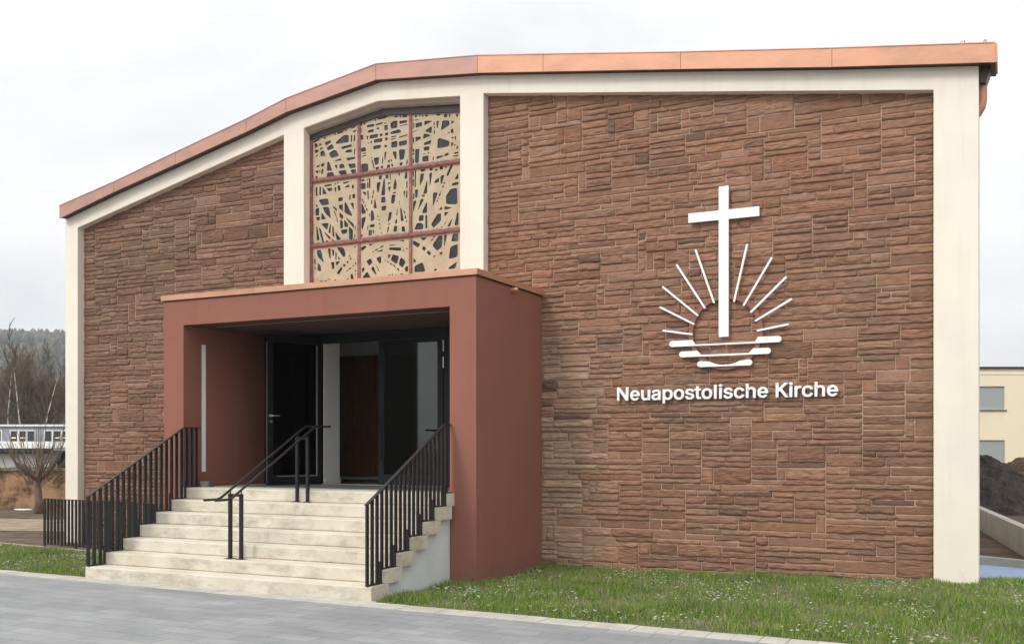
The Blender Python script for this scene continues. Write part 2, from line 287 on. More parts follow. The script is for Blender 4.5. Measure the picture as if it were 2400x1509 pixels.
# ------------------------------------------------------------------ objects
def meta(o, label=None, cat=None, group=None, kind=None):
    if label: o['label'] = label
    if cat: o['category'] = cat
    if group: o['group'] = group
    if kind: o['kind'] = kind
    return o
def thing(name, loc, label, cat, rz=0.0, group=None):
    o = bpy.data.objects.new(name, None); o.empty_display_size = 0.3; COL.objects.link(o)
    o.location = loc; o.rotation_euler = (0, 0, rz)
    return meta(o, label, cat, group)
class MB:
    def __init__(s): s.v = []; s.f = []
    def add(s, vs, fs):
        k = len(s.v); s.v += [tuple(p) for p in vs]; s.f += [tuple(i + k for i in f) for f in fs]; return s
    def box(s, x0, x1, y0, y1, z0, z1):
        return s.add([(x0, y0, z0), (x1, y0, z0), (x1, y1, z0), (x0, y1, z0), (x0, y0, z1), (x1, y0, z1), (x1, y1, z1), (x0, y1, z1)],
                     [(0, 3, 2, 1), (4, 5, 6, 7), (0, 1, 5, 4), (1, 2, 6, 5), (2, 3, 7, 6), (3, 0, 4, 7)])
    def prismY(s, poly, y0, y1):             # polygon in (x, z), extruded along y
        a = sum(poly[i][0] * poly[(i + 1) % len(poly)][1] - poly[(i + 1) % len(poly)][0] * poly[i][1] for i in range(len(poly)))
        if a < 0: poly = poly[::-1]
        n = len(poly)
        return s.add([(x, y0, z) for x, z in poly] + [(x, y1, z) for x, z in poly],
                     [tuple(range(n)), tuple(range(2 * n - 1, n - 1, -1))] + [(i, i + n, (i + 1) % n + n, (i + 1) % n) for i in range(n)])
    def prismX(s, poly, x0, x1):             # polygon in (y, z), extruded along x
        n = len(poly)
        return s.add([(x0, y, z) for y, z in poly] + [(x1, y, z) for y, z in poly],
                     [tuple(range(n)), tuple(range(2 * n - 1, n - 1, -1))] + [(i, i + n, (i + 1) % n + n, (i + 1) % n) for i in range(n)])
    def prismZ(s, poly, z0, z1):
        n = len(poly)
        return s.add([(x, y, z0) for x, y in poly] + [(x, y, z1) for x, y in poly],
                     [tuple(range(n - 1, -1, -1)), tuple(range(n, 2 * n))] + [(i, (i + 1) % n, (i + 1) % n + n, i + n) for i in range(n)])
    def tube(s, pts, rad, n=8, cap=True):
        pts = [Vector(p) for p in pts]; rings = []
        if not isinstance(rad, (list, tuple)): rad = [rad] * len(pts)
        up = Vector((0, 0, 1))
        for i, p in enumerate(pts):
            d = (pts[min(i + 1, len(pts) - 1)] - pts[max(i - 1, 0)]).normalized()
            if i == 0:
                a = d.cross(up)
                if a.length < .2: a = d.cross(Vector((1, 0, 0)))
            else: a = a - d * a.dot(d)
            a.normalize(); b = a.cross(d).normalized()
            rings.append([p + (a * math.cos(2 * math.pi * j / n) + b * math.sin(2 * math.pi * j / n)) * rad[i] for j in range(n)])
        vs = [q for r in rings for q in r]; fs = []
        for i in range(len(pts) - 1):
            for j in range(n):
                fs.append((i * n + j, i * n + (j + 1) % n, (i + 1) * n + (j + 1) % n, (i + 1) * n + j))
        if cap: fs += [tuple(range(n - 1, -1, -1)), tuple(range((len(pts) - 1) * n, len(pts) * n))]
        return s.add(vs, fs)
    def bar(s, p, q, w, h, up=Vector((0, 0, 1))):  # rectangular bar between two points
        p = Vector(p); q = Vector(q); d = (q - p).normalized(); a = d.cross(up)
        if a.length < 1e-3: a = Vector((1, 0, 0))
        a.normalize(); b = a.cross(d)
        a = a * (w / 2); b = b * (h / 2)
        return s.add([p - a - b, p + a - b, p + a + b, p - a + b, q - a - b, q + a - b, q + a + b, q - a + b],
                     [(0, 3, 2, 1), (4, 5, 6, 7), (0, 1, 5, 4), (1, 2, 6, 5), (2, 3, 7, 6), (3, 0, 4, 7)])
    def build(s, name, m, parent=None, bevel=0, smooth=False, fix=True, segs=2):
        me = bpy.data.meshes.new(name); me.from_pydata(s.v, [], s.f); me.update()
        if fix:
            bm = bmesh.new(); bm.from_mesh(me); bmesh.ops.recalc_face_normals(bm, faces=bm.faces); bm.to_mesh(me); bm.free()
        if smooth: me.polygons.foreach_set('use_smooth', [True] * len(me.polygons))
        o = bpy.data.objects.new(name, me); COL.objects.link(o); me.materials.append(m)
        if parent: o.parent = parent
        if bevel:
            bv = o.modifiers.new('edge', 'BEVEL'); bv.width = bevel; bv.segments = segs; bv.limit_method = 'ANGLE'; bv.angle_limit = R_(40)
        return o
def local(parent):                           # world coordinates can be used for children of a placed Empty
    bpy.context.view_layer.update()
    inv = parent.matrix_world.inverted()
    for c in parent.children: c.matrix_parent_inverse = inv
def fill2d(name, outer, holes, thick, m, parent=None, plane='XZ', y=0.0):
    """flat plate with holes, cut from a 2D curve and turned into a real mesh"""
    cu = bpy.data.curves.new(name, 'CURVE'); cu.dimensions = '2D'; cu.fill_mode = 'BOTH'; cu.extrude = thick / 2
    for poly in [outer] + holes:
        sp = cu.splines.new('POLY'); sp.points.add(len(poly) - 1); sp.use_cyclic_u = True
        for i, (a, b) in enumerate(poly): sp.points[i].co = (a, b, 0, 1)
    t = bpy.data.objects.new('t', cu); COL.objects.link(t); bpy.context.view_layer.update()
    me = bpy.data.meshes.new_from_object(t.evaluated_get(bpy.context.evaluated_depsgraph_get())); me.name = name
    bpy.data.objects.remove(t); bpy.data.curves.remove(cu)
    me.transform(Matrix(((1, 0, 0, 0), (0, 0, 1, y), (0, 1, 0, 0), (0, 0, 0, 1)))) ; me.flip_normals()
    o = bpy.data.objects.new(name, me); COL.objects.link(o); me.materials.clear(); me.materials.append(m)
    if parent: o.parent = parent
    return o

# ================================================================== THE CHURCH
FY = 13.50                                   # front plane of the concrete frame
church = thing('church', (-8.2, FY, 0), 'brown sandstone church framed in cream render with a red porch and copper roof edge', 'church')
CH = church
# ---- roof line, read off the copper edge (top, bottom)
edge_px = [((139, 483), (139, 512)), ((267, 427), (267, 450)), ((411, 358), (411, 385)), ((577, 280), (577, 309)), ((670, 232), (670, 263)),
           ((881, 151), (881, 187)), ((1119, 131), (1119, 171)), ((1273, 128), (1273, 168)), ((1595, 123), (1595, 162)), ((1950, 114), (1950, 157)), ((2333, 101), (2333, 146))]
EY = FY - 0.15
top = [onY(*a, EY) for a, b in edge_px]; bot = [onY(*b, EY) for a, b in edge_px]
def zt(x):
    for a, b in zip(top, top[1:]):
        if a.x <= x <= b.x: return a.z + (b.z - a.z) * (x - a.x) / (b.x - a.x)
    return top[0].z if x < top[0].x else top[-1].z
def zb(x):
    for a, b in zip(bot, bot[1:]):
        if a.x <= x <= b.x: return a.z + (b.z - a.z) * (x - a.x) / (b.x - a.x)
    return bot[0].z if x < bot[0].x else bot[-1].z
# copper edge in folded lengths
for i in range(len(top) - 1):
    a, b = top[i], top[i + 1]; c, d = bot[i], bot[i + 1]
    g = 0.002; dull = i < 6
    pb = MB().prismY([(a.x + g, a.z), (b.x - g, b.z), (b.x - g, d.z), (a.x + g, c.z)], EY, EY + 0.02)
    pb.prismY([(b.x - 0.030, b.z + 0.002), (b.x - 0.004, b.z + 0.002), (b.x - 0.004, d.z - 0.001), (b.x - 0.030, d.z - 0.001)], EY - 0.0035, EY - 0.0005)
    pb.prismY([(a.x + g, a.z), (b.x - g, b.z), (b.x - g, b.z + 0.012), (a.x + g, a.z + 0.012)], EY - 0.008, EY + 0.3)
    o = pb.build('copper_fascia', M['copper_dull' if dull else 'copper'], CH)
o = MB().prismY([(top[-1].x, top[-1].z), (top[-1].x + .02, top[-1].z), (top[-1].x + .02, bot[-1].z), (top[-1].x, bot[-1].z)], EY + 0.001, EY + 0.45).build('copper_fascia', M['copper'], CH)
# roof slab and soffit behind the edge
tp = [(p.x, p.z - 0.004) for p in top]; bp_ = [(p.x, p.z + 0.015) for p in bot]
MB().prismY(tp + bp_[::-1], EY + 0.022, FY + 0.42).build('soffit', M['soffit'], CH)
bx = [p for p in tp if -15.2 < p[0] < -1.3]; bx = [(-15.2, zt(-15.2) - 0.004)] + bx + [(-1.3, zt(-1.3) - 0.004)]
MB().prismY(bx + [(p[0], p[1] - 0.18) for p in bx[::-1]], FY + 0.425, 36.0).build('roof', M['tileroof'], CH)
# little lightning rod clip and wire at the top of the edge
w = MB(); p = onY(2309, 100, EY + .05); w.box(p.x - .02, p.x + .02, p.y - .02, p.y + .02, p.z - .03, p.z + .03)
w.build('lightning_clamp', M['seal'], CH); w = MB()
w.tube([onY(2250, 102, EY + .1), onY(2254, 96, EY + .1), onY(2259, 99, EY + .1), onY(2261, 94, EY + .1), onY(2261, 103, EY + .1)], 0.006, 5)
w.build('lightning_conductor', M['seal'], CH); w = MB()
w.tube([onY(2318, 120, EY + .0) , onY(2336, 126, EY + .1)], 0.008, 5)
w.build('lightning_conductor', M['seal'], CH)
w = MB(); p = onY(155, 483, EY + .05); w.box(p.x - .02, p.x + .03, p.y - .02, p.y + .02, p.z - .06, p.z + .03); w.build('roof_clip', M['soffit'], CH)

# ---- the cream frame: one comb-shaped slab (outer columns, beam, two mullions over the porch)
XL0, XL1 = onY(153, 512, FY).x, onY(182, 534, FY).x
M1a, M1b = onY(665, 314, FY).x, onY(712, 296, FY).x
M2a, M2b = onY(1078, 225, FY).x, onY(1133, 219, FY).x
XR0, XR1 = onY(2188, 211, FY).x, onY(2294, 148, FY).x
bt = lambda x: zb(x) + 0.012
ptsT = [(x, bt(x)) for x in [XL0] + [p.x for p in bot if XL0 < p.x < XR1] + [XR1]]
u = lambda px, py: (onY(px, py, FY).x, onY(px, py, FY).z)
comb = ptsT[:] + [(XR1, -0.3), (XR0, -0.3), (XR0, u(2188, 211)[1]), (M2b, u(1133, 219)[1]), (M2b, 3.97), (M2a, 3.97), (M2a, u(1078, 225)[1]),
                  u(885, 237), (M1b, u(712, 300)[1]), (M1b, 3.97), (M1a, 3.97), (M1a, u(665, 316)[1]), (XL1, u(182, 534)[1]), (XL1, -0.3), (XL0, -0.3)]
MB().prismY(comb, FY, FY + 0.36).build('frame', M['cream'], CH, bevel=0.006)

# ---- coursed rubble sandstone in the two outer bays
def vnoise(x, y, seed=0):
    xi = np.floor(x).astype(int); yi = np.floor(y).astype(int); xf = x - xi; yf = y - yi
    def h(a, b):
        n = (a * 374761393 + b * 668265263 + seed * 974711) & 0x7fffffff
        n = ((n ^ (n >> 13)) * 1274126177) & 0x7fffffff
        return ((n ^ (n >> 16)) & 0xffff) / 65535.0
    u_ = xf * xf * (3 - 2 * xf); v_ = yf * yf * (3 - 2 * yf)
    return (h(xi, yi) * (1 - u_) + h(xi + 1, yi) * u_) * (1 - v_) + (h(xi, yi + 1) * (1 - u_) + h(xi + 1, yi + 1) * u_) * v_
def fbm(x, y, seed=0, o=4):
    s = 0; a = 1; t = 0
    for k in range(o): s = s + a * vnoise(x * 2 ** k, y * 2 ** k, seed + k); t += a; a *= 0.55
    return s / t
PAL = [(0.30, 0.165, 0.108), (0.285, 0.155, 0.102), (0.315, 0.174, 0.114), (0.275, 0.15, 0.10), (0.325, 0.182, 0.122), (0.295, 0.163, 0.110), (0.27, 0.144, 0.094), (0.305, 0.160, 0.102), (0.32, 0.186, 0.126)]
def stone_bay(x0, x1, z0, ztopf, wallY, seed, blocks=()):
    rs = random.Random(seed)
    UX, UZ = 0.057, 0.038
    nx = int(round((x1 - x0) / UX)); UX = (x1 - x0) / nx
    zmax = max(ztopf(x0), ztopf(x1)) + 0.05; nz = int((zmax - z0) / UZ) + 1
    occ = np.zeros((nz + 12, nx), bool); stones = []
    jt = [set() for _ in range(nz + 20)]
    rowj = [rs.uniform(-.006, .006) for _ in range(nz + 20)]
    for r in range(nz):
        c = 0; ph = 2
        while c < nx:
            if occ[r, c]: c += 1; continue
            run = 0
            while c + run < nx and not occ[r, c + run]: run += 1
            q = rs.random()
            if q < 0.035 and run > 4: w_, h_ = rs.choice([2, 2, 3]), rs.choice([4, 5, 6])
            else:
                w_ = rs.choice([3, 5, 6, 7, 8, 9, 10, 11, 13, 15]); h_ = rs.choice([2, 2, 2, 3, 3, 3, 4, 3])
                if rs.random() < 0.66: h_ = ph
            ph = h_
            if r and run > w_ + 1 and w_ > 3 and (c + w_) in jt[r - 1]: w_ += rs.choice([-1, 1, 2]) if run > w_ + 3 else -1
            if run - w_ < 4: w_ = run if run < 15 else run // 2
            w_ = min(w_, run)
            if w_ <= 3 and q >= 0.035: h_ = min(h_, 3)
            while h_ > 2 and occ[r:r + h_, c:c + w_].any(): h_ -= 1
            if occ[r:r + h_, c:c + w_].any(): h_ = 1
            occ[r:r + h_, c:c + w_] = True
            stones.append((c, r, w_, h_)); c += w_
            for q_ in range(h_): jt[r + q_].add(c)
    V = []; F = []; Cc = []; k = 0
    for (c, r, w_, h_) in stones:
        xa, xb = x0 + c * UX, x0 + (c + w_) * UX
        za, zb_ = z0 + r * UZ + rowj[r], z0 + (r + h_) * UZ + rowj[r + h_]
        if za > max(ztopf(xa), ztopf(xb)) + 0.02: continue
        j = 0.0025 + rs.random() * 0.002
        xa += j * .8; xb -= j * .8; za += j * rs.uniform(.5, 1.2); zb_ -= j * rs.uniform(.5, 1.2)
        if xb - xa < 0.02 or zb_ - za < 0.012: continue
        mx = max(3, int((xb - xa) / 0.019)); mz = max(4, int((zb_ - za) / 0.0095))
        gx_ = np.concatenate([[xa, xa + .0035], np.linspace(xa, xb, mx + 1)[1:-1], [xb - .0035, xb]]); gz_ = np.concatenate([[za, za + .003], np.linspace(za, zb_, mz + 1)[1:-1], [zb_ - .003, zb_]])
        mx, mz = len(gx_) - 1, len(gz_) - 1
        X, Z = np.meshgrid(gx_, gz_)
        ed = np.minimum(np.minimum(X - xa, xb - X), np.minimum(Z - za, zb_ - Z))
        sm = np.clip(ed / 0.009, 0, 1) ** .6
        flat = rs.random() < (0.6 if h_ > w_ * 1.2 else 0.14)
        sd = rs.randrange(10000)
        zz = (Z - za) / max(zb_ - za, 1e-3); Hs = zb_ - za
        low = fbm(X * 4.5, Z * 14, sd, 3) - .5
        warp = (vnoise(X * 6, Z * 9, sd + 1) - .5) * .9 + (vnoise(X * 17, Z * 20, sd + 2) - .5) * .45
        lay = Z * 34 + warp * 1.6 + sd * .37; ter = np.abs((lay - np.floor(lay)) - .0)          # saw tooth of split beds: slopes up and back, drops sharply underneath
        crag = fbm(X * 24, Z * 52, sd + 9, 4) - .5
        chip = np.clip(vnoise(X * 9, Z * 26, sd + 31) - 0.60, 0, 1) * 2
        if flat: P = 0.019 + 0.006 * low + 0.005 * crag
        else:
            belly = rs.uniform(0.12, 0.6)
            shape = np.where(zz < belly, .45 + .55 * zz / belly, 1 - .75 * (zz - belly) / (1 - belly))
            P = rs.uniform(0.012, 0.020) + 0.018 * shape * rs.uniform(.6, 1.1) + 0.024 * low + 0.015 * (1 - ter) * rs.uniform(.3, 1) + 0.020 * crag - 0.02 * chip
        P = np.clip(P, 0.0125, 0.048)
        Y = wallY - sm * P
        wob = np.clip(1 - ed / .012, 0, 1)   # wavering arrises
        Xw = X + wob * 0.007 * (vnoise(Z * 40, X * 0 + sd, sd) - .5); Zw = Z + wob * 0.012 * (vnoise(X * 20, zz * 3 + sd, sd + 3) - .5)
        ring = (ed < 1e-6); Y = np.where(ring, wallY + 0.012, Y)
        V.append(np.stack([Xw, Y, Zw], -1).reshape(-1, 3))
        idx = (np.arange((mz + 1) * (mx + 1)).reshape(mz + 1, mx + 1) + k)
        F.append(np.stack([idx[:-1, :-1], idx[:-1, 1:], idx[1:, 1:], idx[1:, :-1]], -1).reshape(-1, 4))
        col = rs.choice(PAL); g = rs.choice([rs.uniform(0.80, .90), rs.uniform(.84, 1.0), rs.uniform(.84, 1.0), rs.uniform(.95, 1.10)]); xm = (xa + xb) / 2; pale = max(0, 1 - abs(xm + 6.05) / 1.15) * (1 if za < 2.7 else max(0, 1 - (za - 2.7))) * rs.uniform(.45, 1)
        col = tuple(1.06 * a_ + (b_ - a_) * .95 * pale for a_, b_ in zip(col, (.50, .375, .27)))
        if rs.random() < .012: col = (0.205, 0.122, 0.088)
        if rs.random() < .03: col = (0.34, 0.185, 0.11)
        Cc.append(np.tile(np.array([[col[0] * g, col[1] * g, col[2] * g, 1]]), ((mz + 1) * (mx + 1), 1)))
        k += (mz + 1) * (mx + 1)
    V = np.concatenate(V); F = np.concatenate(F); Cc = np.concatenate(Cc)
    return V, F, Cc
def np_mesh(name, V, F, m, parent=None, attr=None, an='stone', smooth=False):
    me = bpy.data.meshes.new(name); me.vertices.add(len(V)); me.vertices.foreach_set('co', V.astype(np.float32).ravel())
    k = F.shape[1]; me.loops.add(F.size); me.loops.foreach_set('vertex_index', F.astype(np.int32).ravel())
    me.polygons.add(len(F)); me.polygons.foreach_set('loop_start', np.arange(0, F.size, k, dtype=np.int32))
    me.update(calc_edges=True); me.validate()
    if attr is not None:
        a = me.color_attributes.new(an, 'FLOAT_COLOR', 'POINT'); a.data.foreach_set('color', attr.astype(np.float32).ravel())
    if smooth: me.polygons.foreach_set('use_smooth', [True] * len(me.polygons))
    me.materials.append(m)
    o = bpy.data.objects.new(name, me); COL.objects.link(o)
    if parent: o.parent = parent
    return o
WY = FY + 0.165
def lin(a, b):
    return lambda x: a[1] + (b[1] - a[1]) * (x - a[0]) / (b[0] - a[0])
lt = lin(u(182, 534), (M1a, u(665, 316)[1])); rt = lin((M2b, u(1133, 219)[1]), (XR0, u(2188, 211)[1]))
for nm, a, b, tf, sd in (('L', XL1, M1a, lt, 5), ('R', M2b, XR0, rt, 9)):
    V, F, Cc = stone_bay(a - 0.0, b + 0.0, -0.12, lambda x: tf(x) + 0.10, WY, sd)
    if nm == 'L': Cc[:, :3] *= np.array([.80, .84, .86])     # left bay toned darker and browner
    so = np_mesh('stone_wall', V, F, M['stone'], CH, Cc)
    xs = [a + 0.001] + [p.x for p in bot if a < p.x < b] + [b - 0.001]
    mo = MB().prismY([(a + .001, -1.6 if nm == 'L' else -0.3), (b - .001, -1.6 if nm == 'L' else -0.3)] + [(x, tf(x) + 0.14) for x in xs[::-1]], WY - 0.0095, FY + 0.35).build('mortar', M['mortar'], so)

# ---- window over the porch
WN = thing  # (alias kept short)
wf = MB()
GY = 13.665                                  # front of the red window bars
uw = lambda px, py, Y=GY: (onY(px, py, Y).x, onY(px, py, Y).z)
def wbar(p, q, w_, y0, y1, mb):
    (xa, za), (xb, zb2) = p, q; d = Vector((xb - xa, zb2 - za)).normalized(); nn = Vector((-d.y, d.x)) * (w_ / 2)
    mb.prismY([(xa - nn.x, za - nn.y), (xb - nn.x, zb2 - nn.y), (xb + nn.x, zb2 + nn.y), (xa + nn.x, za + nn.y)], y0, y1)
h1a, h1b = uw(727, 426), uw(1078, 378); h2a, h2b = uw(727, 578), uw(1078, 538)
xv1, xv2 = uw(840.5, 400)[0], uw(961.5, 400)[0]; xlw = M1b; xrw = M2a
zh = lambda a, b, x: a[1] + (b[1] - a[1]) * (x - a[0]) / (b[0] - a[0])
wz = 3.97
hd = lambda x: (lin(uw(726, 330), uw(897, 271))(x) if x < uw(897, 271)[0] else lin(uw(897, 271), uw(1078, 263))(x))   # head of the panes
xap = uw(897, 271)[0]
wbar((xlw + .022, wz), (xlw + .022, hd(xlw) + .02), 0.045, GY - .01, GY + 0.06, wf)
for xv in (xv1, xv2): wbar((xv, wz), (xv, hd(xv) + .02), 0.05, GY, GY + 0.06, wf)
window = wf.build('window', M['redlead'], CH)
for A, B in ((h1a, h1b), (h2a, h2b)):
    hb = MB()
    zA, zB = zh(A, B, xlw + .046), zh(A, B, xrw)
    hb.prismY([(xlw + .046, zA - .012), (xrw - .001, zB - .012), (xrw - .001, zB + .030), (xlw + .046, zA + .030)], GY - .022, GY - .001)
    hb.prismY([(xlw + .046, zA - .028), (xrw - .001, zB - .028), (xrw - .001, zB - .0125), (xlw + .046, zA - .0125)], GY - .012, GY - .001)
    hb.build('muntin', M['redlead'], window)
# head of the recess: sloped trim, underside shade painted in as grey, then a dark bar
hf = lambda x: (lin((M1b, u(712, 300)[1]), u(885, 237))(x) if x < u(885, 237)[0] else lin(u(885, 237), (M2a, u(1078, 225)[1]))(x))
xs = [M1b + .001, u(885, 237)[0], M2a - .001]
t1 = MB()
for i in range(2):
    a, b = xs[i], xs[i + 1]
    t1.add([(a, FY + .03, hf(a) + .02), (b, FY + .03, hf(b) + .02), (b, FY + .10, hf(b) - .055), (a, FY + .10, hf(a) - .055), (a, FY + .15, hf(a) - .075), (b, FY + .15, hf(b) - .075), (a, FY + .30, hf(a) - .075), (b, FY + .30, hf(b) - .075), (a, FY + .3, hf(a) + .02), (b, FY + .3, hf(b) + .02)],
           [(0, 1, 2, 3), (3, 2, 5, 4), (4, 5, 7, 6), (6, 7, 9, 8), (8, 9, 1, 0)])
t1.build('head_trim', M['grey_soffit'], window, fix=False)
t2 = MB().prismY([(xlw + .001, hd(xlw) + .10), (xap, hd(xap) + .10), (xrw - .001, hd(xrw) + .10), (xrw - .001, hd(xrw) + .0), (xap, hd(xap) + 0), (xlw + .001, hd(xlw) + .0)], GY - .012, GY + .06)
t2.build('head_bar', M['black_trim'], window)
